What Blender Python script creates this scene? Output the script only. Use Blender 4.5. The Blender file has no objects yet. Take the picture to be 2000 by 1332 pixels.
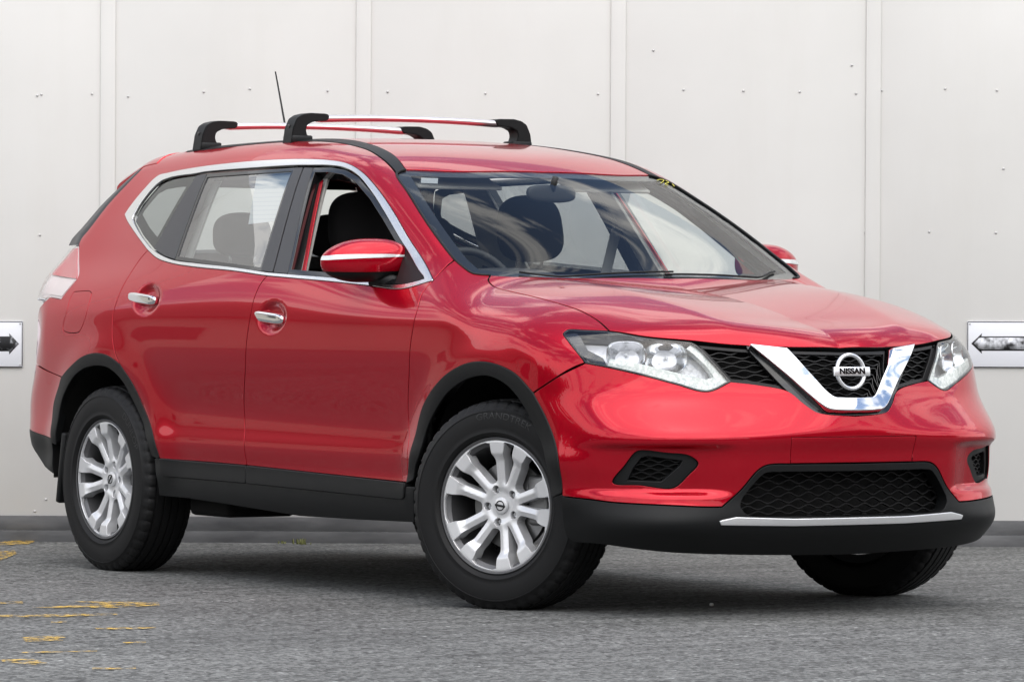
import bpy, bmesh, math, random
import numpy as np
from mathutils import Vector, Matrix
from mathutils.geometry import delaunay_2d_cdt
random.seed(7); RNG=np.random.default_rng(7)
SC=bpy.context.scene; COL=SC.collection
# ---------------------------------------------------------------- camera, sky, sun, exposure
cam=bpy.data.cameras.new('camera'); camo=bpy.data.objects.new('camera',cam); COL.objects.link(camo)
F_PX,EYE,YAW,PITCH,ROLL=9431.27,(13.7918917,-9.77485364,1.02317754),2.56337665,-0.00688887,0.00527818
_f=np.array([math.cos(YAW)*math.cos(PITCH),math.sin(YAW)*math.cos(PITCH),math.sin(PITCH)])
_r=np.array([math.sin(YAW),-math.cos(YAW),0.]);_u=np.cross(_r,_f)
CR=math.cos(ROLL)*_r+math.sin(ROLL)*_u; CU=-math.sin(ROLL)*_r+math.cos(ROLL)*_u
M=Matrix.Identity(4)
for i in range(3): M[i][0]=CR[i];M[i][1]=CU[i];M[i][2]=-_f[i];M[i][3]=EYE[i]
camo.matrix_world=M; cam.sensor_width=36; cam.lens=F_PX/2000*36; cam.clip_start=.1; cam.clip_end=3000
SC.camera=camo
SUN_EL,SUN_AZ=math.radians(66),math.radians(-15)   # azimuth measured from +X towards +Y
w=bpy.data.worlds.new("World"); SC.world=w; w.use_nodes=True
nt=w.node_tree; N=nt.nodes; L=nt.links; bg=N['Background']
sky=N.new('ShaderNodeTexSky'); sky.sky_type='NISHITA'; sky.sun_disc=False
sky.sun_elevation=SUN_EL; sky.sun_rotation=math.pi/2-SUN_AZ; sky.dust_density=1.5
tc=N.new('ShaderNodeTexCoord')
mp=N.new('ShaderNodeMapping'); mp.inputs['Scale'].default_value=(1,1,2.6); mp.inputs['Location'].default_value=(.37,.71,.2); L.new(tc.outputs['Generated'],mp.inputs[0])
nz=N.new('ShaderNodeTexNoise'); nz.inputs['Scale'].default_value=5.5; nz.inputs['Detail'].default_value=8; nz.inputs['Roughness'].default_value=.6; nz.inputs['Distortion'].default_value=.4
L.new(mp.outputs[0],nz.inputs[0])
rp=N.new('ShaderNodeValToRGB'); rp.color_ramp.elements[0].position=.47; rp.color_ramp.elements[1].position=.57
sz=N.new('ShaderNodeSeparateXYZ'); L.new(tc.outputs['Generated'],sz.inputs[0])
mr=N.new('ShaderNodeMapRange'); L.new(sz.outputs['Z'],mr.inputs['Value'])
for k_,v_ in (('From Min',.0),('From Max',.75),('To Min',.16),('To Max',-.07)): mr.inputs[k_].default_value=v_
ad=N.new('ShaderNodeMath'); ad.operation='ADD'; L.new(nz.outputs[0],ad.inputs[0]); L.new(mr.outputs[0],ad.inputs[1]); L.new(ad.outputs[0],rp.inputs[0])
mx=N.new('ShaderNodeMix'); mx.data_type='RGBA'; L.new(rp.outputs[0],mx.inputs[0]); L.new(sky.outputs[0],mx.inputs[6])
mx.inputs[7].default_value=(10.0,9.9,9.7,1)
L.new(mx.outputs[2],bg.inputs[0]); bg.inputs[1].default_value=.09
sun=bpy.data.lights.new('sun','SUN'); sun.energy=1.7; sun.angle=math.radians(95); sun.color=(1,.96,.9)
suno=bpy.data.objects.new('sun',sun); COL.objects.link(suno)
sd=Vector((math.cos(SUN_EL)*math.cos(SUN_AZ),math.cos(SUN_EL)*math.sin(SUN_AZ),math.sin(SUN_EL)))
suno.rotation_euler=sd.to_track_quat('Z','Y').to_euler(); suno.location=(0,0,30)
SC.view_settings.view_transform='Standard'; SC.view_settings.look='None'; SC.view_settings.exposure=1.06; SC.view_settings.gamma=1
try:
    SC.cycles.max_bounces=10; SC.cycles.transparent_max_bounces=16; SC.cycles.transmission_bounces=8
    SC.cycles.use_denoising=True; SC.cycles.caustics_reflective=False; SC.cycles.caustics_refractive=False
except Exception: pass
# ---------------------------------------------------------------- the car body as a smooth implicit field
# ---- smooth helpers -------------------------------------------------
class Spl:
    """natural C2 cubic spline, linear outside the knots"""
    def __init__(s,pts):
        x=np.array([p[0] for p in pts],float);y=np.array([p[1] for p in pts],float)
        o=np.argsort(x);x=x[o];y=y[o];n=len(x);h=np.diff(x)
        A=np.eye(n);b=np.zeros(n)
        for i in range(1,n-1):
            A[i,i-1]=h[i-1];A[i,i]=2*(h[i-1]+h[i]);A[i,i+1]=h[i]
            b[i]=6*((y[i+1]-y[i])/h[i]-(y[i]-y[i-1])/h[i-1])
        s.x=x;s.y=y;s.h=h;s.m=np.linalg.solve(A,b)
        s.d0=(y[1]-y[0])/h[0]-h[0]*s.m[1]/6;s.d1=(y[-1]-y[-2])/h[-1]+h[-1]*s.m[-2]/6
    def __call__(s,t):
        t=np.asarray(t,float);c=np.clip(t,s.x[0],s.x[-1])
        i=np.clip(np.searchsorted(s.x,c)-1,0,len(s.h)-1)
        h=s.h[i];a=(s.x[i+1]-c)/h;b=1-a
        r=a*s.y[i]+b*s.y[i+1]+((a**3-a)*s.m[i]+(b**3-b)*s.m[i+1])*h*h/6
        return r+np.minimum(t-s.x[0],0)*s.d0+np.maximum(t-s.x[-1],0)*s.d1
def smax(a,b,k):
    h=np.maximum(k-np.abs(a-b),0)/k
    return np.maximum(a,b)+h*h*h*k/6
def smin(a,b,k): return -smax(-a,-b,k)
def step(a,b,t):
    t=np.clip((t-a)/(b-a),0,1);return t*t*t*(t*(6*t-15)+10)
def bump(t): return np.exp(-t*t)
HAND=((-1.41,.983),(-2.375,1.048))   # cups behind the door handles
# ---- side ------------------------------------------------------------
SIDE=Spl([(.12,.80),(.22,.835),(.30,.868),(.38,.876),(.44,.874),(.485,.882),(.515,.8855),(.56,.8815),(.62,.880),(.70,.886),(.80,.899),(.87,.905),(.95,.902),(1.05,.888),(1.12,.868),(1.2,.832),(1.3,.784),(1.4,.734),(1.5,.680),(1.6,.610),(1.7,.520)])
PLAN=Spl([(.9,-.14),(.7,-.06),(.5,-.02),(.3,-.008),(.0,.0),(-.6,.0),(-1.4,.0),(-2.2,.0),(-2.7,-.004),(-3.1,-.016),(-3.4,-.045),(-3.7,-.11)])
PLANU=Spl([(.2,-.14),(-.1,-.105),(-.4,-.088),(-.8,-.048),(-1.2,-.012),(-1.6,.0),(-2.0,-.003),(-2.5,-.022),(-3.0,-.055),(-3.4,-.075),(-3.7,-.12)])
def side(x,z):
    u=step(.95,1.25,z)
    s=SIDE(z)+PLAN(x)*(1-u)+PLANU(x)*u
    for cx,am in ((.02,.019),(-2.70,.019)):
        r=np.hypot(x-cx,z-.36)
        s=s+am*bump((r-.455)/.085)*step(.30,.42,z)
    # lower-door hollow rising to the rear, only between the wheels
    m=step(-2.45,-2.0,x)*(1-step(-.75,-.3,x))
    s=s-.009*m*bump((z-.60+.04*(x+1.3))/.09)
    for cx,cz in HAND:
        q=((x-cx)/.085)**2+((z-cz)/.050)**2
        s=s-.020*np.exp(-q**3)
    s=s+step(-3.2,-3.42,x)*(.025*bump((z-1.14)/.10)-.03*bump((z-.93)/.12))
    return s
# ---- front -----------------------------------------------------------
FC=Spl([(.12,.735),(.18,.795),(.24,.852),(.295,.896),(.325,.904),(.40,.902),(.50,.911),(.56,.919),(.60,.930),(.64,.924),(.69,.908),(.75,.884),(.82,.866),(.90,.846),(1.0,.80)])
GL=Spl([(0,0),(.13,.004),(.26,.016),(.38,.032),(.5,.060),(.6,.098),(.7,.155),(.8,.25),(.9,.42),(1.0,.8)])
GU=Spl([(0,0),(.13,.012),(.26,.045),(.4,.092),(.5,.125),(.6,.170),(.7,.23),(.8,.32),(.9,.48),(1.0,.8)])
def front(y,z):
    a=np.sqrt(y*y+1e-4);u=step(.55,.76,z)
    z2=.022*bump((z-.31)/.055)*step(.35,.75,a)
    z2=z2-.024*step(.396,.432,z)*(1-step(.552,.584,z))*step(.42,.58,a)*(1-step(.80,.90,a))
    return FC(z)+z2-GL(a)*(1-u)-GU(a)*u
# ---- rear ------------------------------------------------------------
RC=Spl([(.15,-3.45),(.25,-3.55),(.40,-3.65),(.55,-3.69),(.66,-3.68),(.75,-3.63),(.95,-3.62),(1.08,-3.58),(1.2,-3.48),(1.35,-3.34),(1.48,-3.21),(1.6,-3.09)])
GR=Spl([(0,0),(.3,.02),(.5,.055),(.65,.09),(.75,.14),(.85,.22),(.95,.36)])
def rear(y,z): return RC(z)+GR(np.abs(y))
# ---- top -------------------------------------------------------------
HC=Spl([(1.0,.80),(.92,.855),(.85,.902),(.75,.945),(.6,.996),(.4,1.046),(.2,1.083),(.0,1.107),(-.2,1.124),(-.4,1.138),(-.8,1.165)])
HY=Spl([(0,0),(.2,.002),(.4,.006),(.55,.014),(.65,.024),(.75,.045),(.85,.085),(1.0,.18)])
def hood(x,y):
    a=np.abs(y)
    h=HC(x)-HY(a)*(1+.9*step(.15,.75,x))
    # two ridges running from the pillar bases towards the grille
    c=.34+.20*np.clip((.85-x)/1.2,0,1.2)
    h=h-.075*(np.sqrt((a-c)**2+.0005)-.15)+.018*bump((a-.10)/.25)*step(.55,.80,x)
    return h
WSC=Spl([(.2,.98),(-.2,1.14),(-.5,1.295),(-.8,1.442),(-1.1,1.570),(-1.4,1.68)])
def wind(x,y):
    a=np.abs(y); return WSC(x+.30*a*a*.9)-.02*a*a
ROOF=Spl([(-.6,1.43),(-.9,1.530),(-1.1,1.578),(-1.35,1.618),(-1.65,1.653),(-2.0,1.667),(-2.4,1.663),(-2.8,1.645),(-3.1,1.61),(-3.4,1.55)])
def roof(x,y):
    a=np.abs(y); return ROOF(x)-.05*a*a-.10*a**4
def top(x,y):
    cab=smin(wind(x,y),roof(x,y),.05)
    return smax(hood(x,y),cab,.03)
def field(x,y,z):
    a=np.sqrt(y*y+1e-8)
    s=a-side(x,z)
    t=(z-top(x,a))*.9
    f=(x-front(a,z))*.85
    r=(rear(a,z)-x)*.85
    up=step(1.05,1.2,z)
    kst=.13*(1-step(-.45,-.15,-x))+.07*step(-.45,-.15,-x)
    v=smax(s,t,kst)
    v=smax(v,f,.10)
    v=smax(v,r,.11)
    return v
def normal(P):
    e=1e-4;g=[]
    for k in range(3):
        d=np.zeros(3);d[k]=e
        g.append(field(*(P+d).T)-field(*(P-d).T))
    g=np.array(g).T;return g/np.maximum(np.linalg.norm(g,axis=1,keepdims=True),1e-12)
def cast(O,D,t0,t1,n=48):
    """first crossing from outside (t0) to inside (t1) along O+tD"""
    O=np.broadcast_to(O,D.shape) if np.ndim(O)<2 else O
    ts=np.linspace(0,1,n);lo=np.full(len(D),np.nan);hi=lo.copy()
    prev=np.full(len(D),t0,float);done=np.zeros(len(D),bool)
    for s in ts[1:]:
        t=np.full(len(D),t0+(t1-t0)*s);P=O+D*t[:,None];v=field(*P.T)
        k=(~done)&(v<0);lo[k]=prev[k];hi[k]=t[k];done|=k;prev=t
    for _ in range(40):
        m=(lo+hi)/2;P=O+D*m[:,None];v=field(*P.T);o=v>0
        lo=np.where(o,m,lo);hi=np.where(o,hi,m)
    return O+D*((lo+hi)/2)[:,None]
CURVES={
 'shut':[(-0.3230,-0.6539,1.1351),(-0.2975,-0.6788,1.1188),(-0.2442,-0.6931,1.0982),(-0.1494,-0.7039,1.0831),(0.0320,-0.7124,1.0620),(0.2014,-0.7150,1.0379),(0.3311,-0.7071,1.0111),(0.4253,-0.7085,0.9819),(0.5078,-0.7189,0.9482)],
 'hoodfront':[(0.5078,-0.7189,0.9482),(0.6102,-0.6447,0.9304),(0.7026,-0.5019,0.9151),(0.7699,-0.3388,0.8996),(0.8196,-0.1661,0.8950),(0.8307,0.0000,0.8934)],
 'cowl':[(-0.3230,-0.6539,1.1351),(-0.2696,-0.5568,1.1304),(-0.2188,-0.4193,1.1278),(-0.1767,0.0000,1.1262)],
 'fendrear':[(-0.3230,-0.6539,1.1351),(-0.3546,-0.7036,1.1401),(-0.4059,-0.7132,1.1634),(-0.4571,-0.7147,1.1886)],
 'fendseam':[(-0.4571,-0.7147,1.1886),(-0.4434,-0.7719,1.1559),(-0.4386,-0.8169,1.1163)],
 'doorfront':[(-0.4386,-0.8169,1.1163),(-0.4470,-0.8534,1.0750),(-0.4261,-0.8872,1.0197),(-0.4306,-0.9018,0.9628),(-0.4406,-0.9057,0.9076),(-0.4589,-0.9010,0.8096),(-0.4924,-0.8835,0.6663),(-0.4783,-0.8935,0.5241),(-0.4935,-0.8855,0.4130)],
 'doormid':[(-1.5104,-0.8612,1.1357),(-1.5386,-0.8739,1.1028),(-1.5591,-0.8887,1.0473),(-1.5698,-0.9005,0.9693),(-1.5812,-0.9054,0.8960),(-1.5996,-0.8997,0.8036),(-1.6514,-0.8733,0.6425),(-1.6350,-0.8821,0.5259),(-1.6294,-0.8740,0.4374)],
 'doorrear':[(-2.5453,-0.7886,1.2386),(-2.5819,-0.8064,1.1982),(-2.6099,-0.8512,1.1150),(-2.6207,-0.8808,1.0458),(-2.6278,-0.8956,0.9836),(-2.6128,-0.9056,0.9146),(-2.5814,-0.9144,0.8558),(-2.5341,-0.9153,0.7974)],
 'chbot':[(-0.4386,-0.8169,1.1163),(-0.5931,-0.8487,1.0876),(-0.8290,-0.8520,1.1004),(-1.0673,-0.8571,1.1143),(-1.3128,-0.8614,1.1262),(-1.5104,-0.8612,1.1357)],
 'chbotr':[(-1.5104,-0.8612,1.1357),(-1.7743,-0.8535,1.1549),(-2.0635,-0.8429,1.1695),(-2.2664,-0.8300,1.1840),(-2.4253,-0.8121,1.2055),(-2.5453,-0.7886,1.2386)],
 'chtip':[(-2.5453,-0.7886,1.2386),(-2.7186,-0.7457,1.3019),(-2.8564,-0.7093,1.3558),(-2.9018,-0.6949,1.3787)],
 'chtop':[(-2.9018,-0.6949,1.3787),(-2.8921,-0.6833,1.4028),(-2.8369,-0.6500,1.4727),(-2.7742,-0.6210,1.5282),(-2.6871,-0.6192,1.5404),(-2.4561,-0.6239,1.5563),(-2.1709,-0.6285,1.5667),(-1.8963,-0.6311,1.5711),(-1.6399,-0.6334,1.5690),(-1.4400,-0.6360,1.5597),(-1.3030,-0.6419,1.5434),(-1.1757,-0.6580,1.5087),(-1.0379,-0.6812,1.4502),(-0.8777,-0.7114,1.3636),(-0.6987,-0.7470,1.2530),(-0.5580,-0.7760,1.1760),(-0.4386,-0.8169,1.1163)],
 'inbot':[(-0.5024,-0.8169,1.1217),(-0.6244,-0.8368,1.1057),(-0.8949,-0.8438,1.1205),(-1.0810,-0.8490,1.1319),(-1.3248,-0.8544,1.1427),(-1.5206,-0.8542,1.1517)],
 'inbotr':[(-1.5206,-0.8542,1.1517),(-1.7883,-0.8456,1.1717),(-2.0806,-0.8334,1.1879),(-2.2834,-0.8206,1.2013),(-2.4304,-0.8015,1.2262),(-2.5226,-0.7854,1.2483)],
 'intip':[(-2.5226,-0.7854,1.2483),(-2.6680,-0.7497,1.3014),(-2.7867,-0.7155,1.3529),(-2.8138,-0.7053,1.3694)],
 'intop':[(-2.8138,-0.7053,1.3694),(-2.7972,-0.6795,1.4225),(-2.7314,-0.6445,1.4953),(-2.6531,-0.6379,1.5155),(-2.4332,-0.6445,1.5278),(-2.3479,-0.6454,1.5330),(-1.9935,-0.6523,1.5391),(-1.6731,-0.6533,1.5422),(-1.5512,-0.6540,1.5401),(-1.4105,-0.6536,1.5361),(-1.3028,-0.6572,1.5244),(-1.1944,-0.6693,1.4959),(-1.0521,-0.6951,1.4308),(-0.9239,-0.7205,1.3577),(-0.7451,-0.7554,1.2469),(-0.5875,-0.7935,1.1571),(-0.5024,-0.8169,1.1217)],
 'apillar':[(-0.4571,-0.7147,1.1886),(-0.5249,-0.7070,1.2250),(-0.6833,-0.6822,1.3134),(-0.8776,-0.6365,1.4188),(-1.0575,-0.5849,1.5077)],
 'wstop':[(-1.0732,-0.5381,1.5210),(-1.0080,-0.3422,1.5171),(-0.9801,0.0000,1.5204)],
 'stripfront':[(-1.0575,-0.5849,1.5077),(-1.0638,-0.5614,1.5139),(-1.0732,-0.5381,1.5210)],
 'stripout':[(-1.0575,-0.5849,1.5077),(-1.1031,-0.5742,1.5274),(-1.1910,-0.5574,1.5595),(-1.3502,-0.5214,1.5968),(-1.5182,-0.4966,1.6213),(-1.6820,-0.4912,1.6376),(-1.8124,-0.5071,1.6433),(-2.0012,-0.5322,1.6433),(-2.3985,-0.5461,1.6326),(-2.6979,-0.5361,1.6222),(-2.9671,-0.5424,1.6043)],
 'stripin':[(-1.0732,-0.5381,1.5210),(-1.1943,-0.5016,1.5673),(-1.3201,-0.4704,1.5972),(-1.5054,-0.4267,1.6258),(-1.7181,-0.3913,1.6480),(-2.0181,-0.3691,1.6622),(-2.1484,-0.4461,1.6589),(-2.4867,-0.4959,1.6428),(-2.7566,-0.5032,1.6304)],
 'hatch':[(-2.9671,-0.5424,1.6043),(-2.9741,-0.5832,1.5611),(-3.0189,-0.6193,1.5068),(-3.1082,-0.6623,1.4204),(-3.1734,-0.7072,1.3283),(-3.2102,-0.7241,1.2888),(-3.2053,-0.7391,1.2621)],
 'lampin':[(-3.2053,-0.7391,1.2621),(-3.1382,-0.7745,1.1984),(-3.0675,-0.8129,1.1412),(-3.0643,-0.8236,1.1250),(-3.1180,-0.8629,1.0482)],
 'lampbot':[(-3.1180,-0.8629,1.0482),(-3.2282,-0.8528,1.0562)],
 'bumpseam':[(-3.3560,-0.8464,0.7888),(-3.2052,-0.8713,0.7614),(-3.0612,-0.8867,0.7403)],
 'archr_a':[(-2.5341,-0.9153,0.7974),(-2.6296,-0.9173,0.8283),(-2.7241,-0.9163,0.8370),(-2.8426,-0.9119,0.8223),(-2.9550,-0.9024,0.7840),(-3.0612,-0.8867,0.7403)],
 'archr_b':[(-3.0612,-0.8867,0.7403),(-3.0908,-0.8814,0.7060),(-3.1572,-0.8696,0.6289),(-3.1584,-0.8777,0.5529),(-3.1517,-0.8832,0.4965)],
 'archr_c':[(-3.1517,-0.8832,0.4965),(-3.1637,-0.8777,0.4739)],
 'archr_d':[(-2.2551,-0.8932,0.4439),(-2.2854,-0.9034,0.5228),(-2.3749,-0.8957,0.6297),(-2.4477,-0.9063,0.7241),(-2.5341,-0.9153,0.7974)],
 'archr_in':[(-2.3184,-0.8848,0.4447),(-2.3688,-0.8908,0.5498),(-2.4623,-0.8895,0.6574),(-2.5302,-0.9037,0.7373),(-2.6231,-0.9116,0.7844),(-2.7324,-0.9117,0.7937),(-2.8496,-0.9079,0.7774),(-2.9614,-0.8988,0.7306),(-3.0615,-0.8861,0.6460),(-3.0953,-0.8837,0.5697),(-3.1132,-0.8806,0.4753)],
 'rbumplow':[(-3.4734,-0.8139,0.5266),(-3.2983,-0.8544,0.5088),(-3.1517,-0.8832,0.4965)],
 'doorlow':[(-1.6294,-0.8740,0.4374),(-1.9420,-0.8745,0.4413),(-2.2551,-0.8932,0.4439)],
 'doorlowf':[(-0.4935,-0.8855,0.4130),(-1.0527,-0.8725,0.4236),(-1.6294,-0.8740,0.4374)],
 'archf_a':[(-0.4935,-0.8855,0.4130),(-0.4590,-0.8969,0.4837),(-0.4240,-0.8968,0.5665),(-0.3708,-0.8987,0.6743),(-0.2440,-0.9131,0.7667),(-0.1054,-0.9204,0.8196),(-0.0033,-0.9208,0.8366),(0.1043,-0.9179,0.8327),(0.2282,-0.9099,0.7999),(0.3213,-0.8988,0.7379)],
 'archf_b':[(0.3213,-0.8988,0.7379),(0.3899,-0.8883,0.6496),(0.4491,-0.8861,0.5446),(0.4611,-0.8814,0.4735),(0.4641,-0.8755,0.3987)],
 'archf_in':[(-0.4443,-0.8931,0.4147),(-0.4150,-0.8992,0.4726),(-0.3860,-0.9039,0.5091),(-0.3358,-0.8994,0.6131),(-0.2295,-0.9065,0.7113),(-0.1298,-0.9126,0.7615),(-0.0238,-0.9156,0.7893),(0.0749,-0.9152,0.7948),(0.1761,-0.9086,0.7664),(0.2466,-0.8976,0.7143),(0.3119,-0.8837,0.6281),(0.3749,-0.8850,0.5425),(0.3948,-0.8781,0.4713),(0.4008,-0.8714,0.3964)],
 'bfseam':[(0.3213,-0.8988,0.7379),(0.3661,-0.8896,0.7609),(0.4271,-0.8710,0.7942),(0.5120,-0.8176,0.8411)],
 'hlleft':[(0.5120,-0.8176,0.8411),(0.4835,-0.8253,0.8697),(0.4244,-0.8269,0.9134),(0.3816,-0.8190,0.9404),(0.3817,-0.8027,0.9515),(0.4321,-0.7707,0.9510),(0.5078,-0.7189,0.9482)],
 'hlbot':[(0.5120,-0.8176,0.8411),(0.5713,-0.7716,0.8282),(0.6567,-0.6760,0.8003),(0.7116,-0.5902,0.7737),(0.7606,-0.4962,0.7495),(0.7781,-0.4131,0.7825)],
 'hltop':[(0.5100,-0.7204,0.9465),(0.6140,-0.6473,0.9262),(0.6980,-0.5194,0.9117)],
 'hlin':[(0.6980,-0.5194,0.9117),(0.7120,-0.5042,0.9008),(0.7493,-0.4617,0.8434),(0.7781,-0.4131,0.7825)],
 'bgrille':[(0.7781,-0.4131,0.7825),(0.8096,-0.3268,0.7725),(0.8489,-0.2270,0.7506),(0.8768,-0.1860,0.7117),(0.8969,-0.1499,0.6846),(0.9047,-0.1175,0.6768),(0.9148,0.0000,0.6686)],
 'bumplow':[(0.4641,-0.8755,0.3987),(0.5720,-0.8409,0.3918),(0.6545,-0.7948,0.3838),(0.7725,-0.6714,0.3767),(0.8304,-0.5474,0.3708),(0.8463,-0.4966,0.3704)],
 'lgout':[(0.8463,-0.4966,0.3704),(0.8610,-0.4306,0.4256),(0.8787,-0.3752,0.4896),(0.8854,-0.3425,0.5071),(0.8999,-0.2228,0.5102),(0.9116,0.0000,0.5093)],
 'lgin':[(0.8622,-0.4301,0.3715),(0.8615,-0.4266,0.3900),(0.8813,-0.3497,0.4775),(0.8850,-0.3274,0.4823),(0.8974,-0.2208,0.4829),(0.9088,0.0000,0.4821)],
 'lgin2':[(0.9044,0.0000,0.3330),(0.8934,-0.2168,0.3365),(0.8680,-0.4081,0.3460),(0.8622,-0.4301,0.3715)],
 'valbot':[(0.4641,-0.8755,0.3987),(0.4505,-0.8653,0.3453),(0.4410,-0.8483,0.2850),(0.4490,-0.8350,0.2544),(0.5946,-0.7939,0.2411),(0.7184,-0.6326,0.2175),(0.7799,-0.4271,0.2071),(0.8061,-0.1937,0.2010),(0.8121,0.0000,0.1981)],
 'fog':[(0.6377,-0.7898,0.4490),(0.6720,-0.7666,0.5038),(0.7029,-0.7411,0.5508),(0.7204,-0.7226,0.5544),(0.7609,-0.6645,0.5473),(0.7953,-0.5938,0.5381),(0.8049,-0.5654,0.5136),(0.7883,-0.5947,0.4730),(0.7703,-0.6251,0.4391),(0.7589,-0.6459,0.4314),(0.7036,-0.7266,0.4418)],
 'fogin':[(0.6710,-0.7616,0.4531),(0.6888,-0.7496,0.4974),(0.7092,-0.7310,0.5314),(0.7250,-0.7133,0.5376),(0.7870,-0.6085,0.5229),(0.7823,-0.6154,0.5051),(0.7543,-0.6593,0.4593),(0.7456,-0.6716,0.4491)],
 'silv':[(0.8482,-0.5059,0.3239),(0.8606,-0.4485,0.3346),(0.8908,-0.2359,0.3266),(0.9037,-0.0011,0.3234),(0.9009,0.0011,0.3087),(0.8877,-0.2335,0.3077),(0.8482,-0.5007,0.3139)],
 'plate':[(0.9114,-0.2594,0.5975),(0.9290,0.0000,0.5954),(0.9117,0.0000,0.5110),(0.8970,-0.2523,0.5139)],
 'fueldoor':[(-3.0263,-0.8548,1.0745),(-3.0007,-0.8548,1.0765),(-2.8815,-0.8596,1.0765),(-2.8606,-0.8662,1.0644),(-2.8566,-0.8905,0.9886),(-2.8868,-0.8966,0.9326),(-2.9071,-0.8970,0.9204),(-3.0280,-0.8916,0.9216),(-3.0486,-0.8899,0.9335),(-3.0300,-0.8819,1.0020),(-3.0323,-0.8651,1.0523)],
 'sill':[(-0.4330,-0.8937,0.3955),(-0.4960,-0.8859,0.3951),(-0.5102,-0.8811,0.3588),(-0.5348,-0.8784,0.3525),(-1.6202,-0.8767,0.3717),(-2.2213,-0.8894,0.3780),(-2.2396,-0.8927,0.4056),(-2.2555,-0.8929,0.4420),(-2.3016,-0.8874,0.4406),(-2.2844,-0.8831,0.3574),(-2.2968,-0.8693,0.3062),(-2.0903,-0.8694,0.3039),(-1.8757,-0.8674,0.2962),(-1.5802,-0.8624,0.2825),(-1.2771,-0.8560,0.2678),(-0.8652,-0.8569,0.2710),(-0.4847,-0.8608,0.2772)],
 'trimr':[(-2.2481,-0.8931,0.4432),(-1.6333,-0.8738,0.4344),(-1.6280,-0.8766,0.3752),(-2.2136,-0.8893,0.3821),(-2.2361,-0.8925,0.4076)],
 'trimf':[(-1.6221,-0.8738,0.4342),(-0.5073,-0.8832,0.4080),(-0.5129,-0.8815,0.3640),(-0.5343,-0.8787,0.3552),(-1.6167,-0.8766,0.3746)],
 'cpil':[(-2.4266,-0.6448,1.5279),(-2.3475,-0.6467,1.5310),(-2.2865,-0.8200,1.2023),(-2.3931,-0.8076,1.2177),(-2.5048,-0.7885,1.2442)],
 'bpilr':[(-1.6715,-0.6543,1.5408),(-1.6118,-0.6543,1.5405),(-1.4907,-0.8543,1.1507),(-1.5751,-0.8530,1.1557)],
 'bpilf':[(-1.6024,-0.6544,1.5403),(-1.5360,-0.6553,1.5379),(-1.3824,-0.8550,1.1447),(-1.4809,-0.8546,1.1497)],
 'rglass':[(-2.3475,-0.6467,1.5310),(-1.6715,-0.6543,1.5408),(-1.5751,-0.8530,1.1557),(-2.2865,-0.8200,1.2023)],
 'qglass':[(-2.4266,-0.6448,1.5279),(-2.5048,-0.7885,1.2442),(-2.6680,-0.7497,1.3014),(-2.7867,-0.7155,1.3529),(-2.8138,-0.7053,1.3694),(-2.7972,-0.6795,1.4225),(-2.7314,-0.6445,1.4953),(-2.6531,-0.6379,1.5155)],
 'fglass':[(-1.5360,-0.6553,1.5379),(-1.4105,-0.6536,1.5361),(-1.3028,-0.6572,1.5244),(-1.1944,-0.6693,1.4959),(-1.0521,-0.6951,1.4308),(-0.9239,-0.7205,1.3577),(-0.7451,-0.7554,1.2469),(-0.5875,-0.7935,1.1571),(-0.5024,-0.8169,1.1217),(-0.6244,-0.8368,1.1057),(-0.8949,-0.8438,1.1205),(-1.0810,-0.8490,1.1319),(-1.3824,-0.8550,1.1447)],
 'rlampA':[(-3.2282,-0.8528,1.0562),(-3.3042,-0.8292,1.1020),(-3.3507,-0.8155,1.1522),(-3.3309,-0.7917,1.2023),(-3.2918,-0.7449,1.2627)],
 'rvalc':[(-3.1517,-0.8832,0.4965),(-3.2983,-0.8544,0.5088),(-3.4734,-0.8139,0.5266),(-3.4637,-0.8117,0.4714),(-3.2710,-0.8497,0.3833),(-3.1619,-0.8658,0.3586),(-3.1633,-0.8723,0.4294)],
 'rvalbot':[(-3.1568,-0.8662,0.3587),(-3.2574,-0.8523,0.3838),(-3.4478,-0.8176,0.4719)],
 'gtop':[(0.6980,-0.5194,0.9117),(0.7721,-0.3403,0.8945),(0.8224,-0.1681,0.8899),(0.8346,0.0000,0.8883)],
 'drl':[(0.5722,-0.7702,0.8299),(0.6562,-0.6756,0.8037),(0.7109,-0.5898,0.7771),(0.7594,-0.4953,0.7537),(0.7758,-0.4198,0.7834),(0.7500,-0.4621,0.8400),(0.7133,-0.5072,0.8965),(0.7009,-0.5214,0.9066),(0.7014,-0.5362,0.8956),(0.7168,-0.5200,0.8787),(0.7452,-0.4816,0.8315),(0.7593,-0.4623,0.7960),(0.7502,-0.4932,0.7892),(0.7050,-0.5859,0.8109),(0.6512,-0.6724,0.8358),(0.5713,-0.7616,0.8570)],
 'hlblack':[(0.3865,-0.8161,0.9404),(0.4291,-0.8260,0.9117),(0.4912,-0.8202,0.8697),(0.5179,-0.8094,0.8522),(0.5691,-0.7722,0.8332),(0.5525,-0.7776,0.8602),(0.4999,-0.8036,0.8868),(0.4422,-0.7938,0.9323),(0.4157,-0.7905,0.9458)],
 'sail':[(-0.7296,-0.7585,1.2368),(-0.6706,-0.7695,1.2037),(-0.5035,-0.8162,1.1226),(-0.6207,-0.8360,1.1066),(-0.6644,-0.8364,1.1093)],
 'handles':[(-1.4466,-0.8791,0.9812),(-2.4282,-0.8654,1.0471)],
 'vout':[(0.7693,-0.3435,0.8979),(0.8353,-0.2299,0.7963),(0.9004,-0.1186,0.6870),(0.9074,-0.0770,0.6800),(0.9117,0.0000,0.6779)],
 'vin':[(0.8130,-0.2184,0.8864),(0.8541,-0.1486,0.8032),(0.8869,-0.0832,0.7274),(0.8916,-0.0483,0.7230),(0.8944,0.0000,0.7220)],
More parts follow.
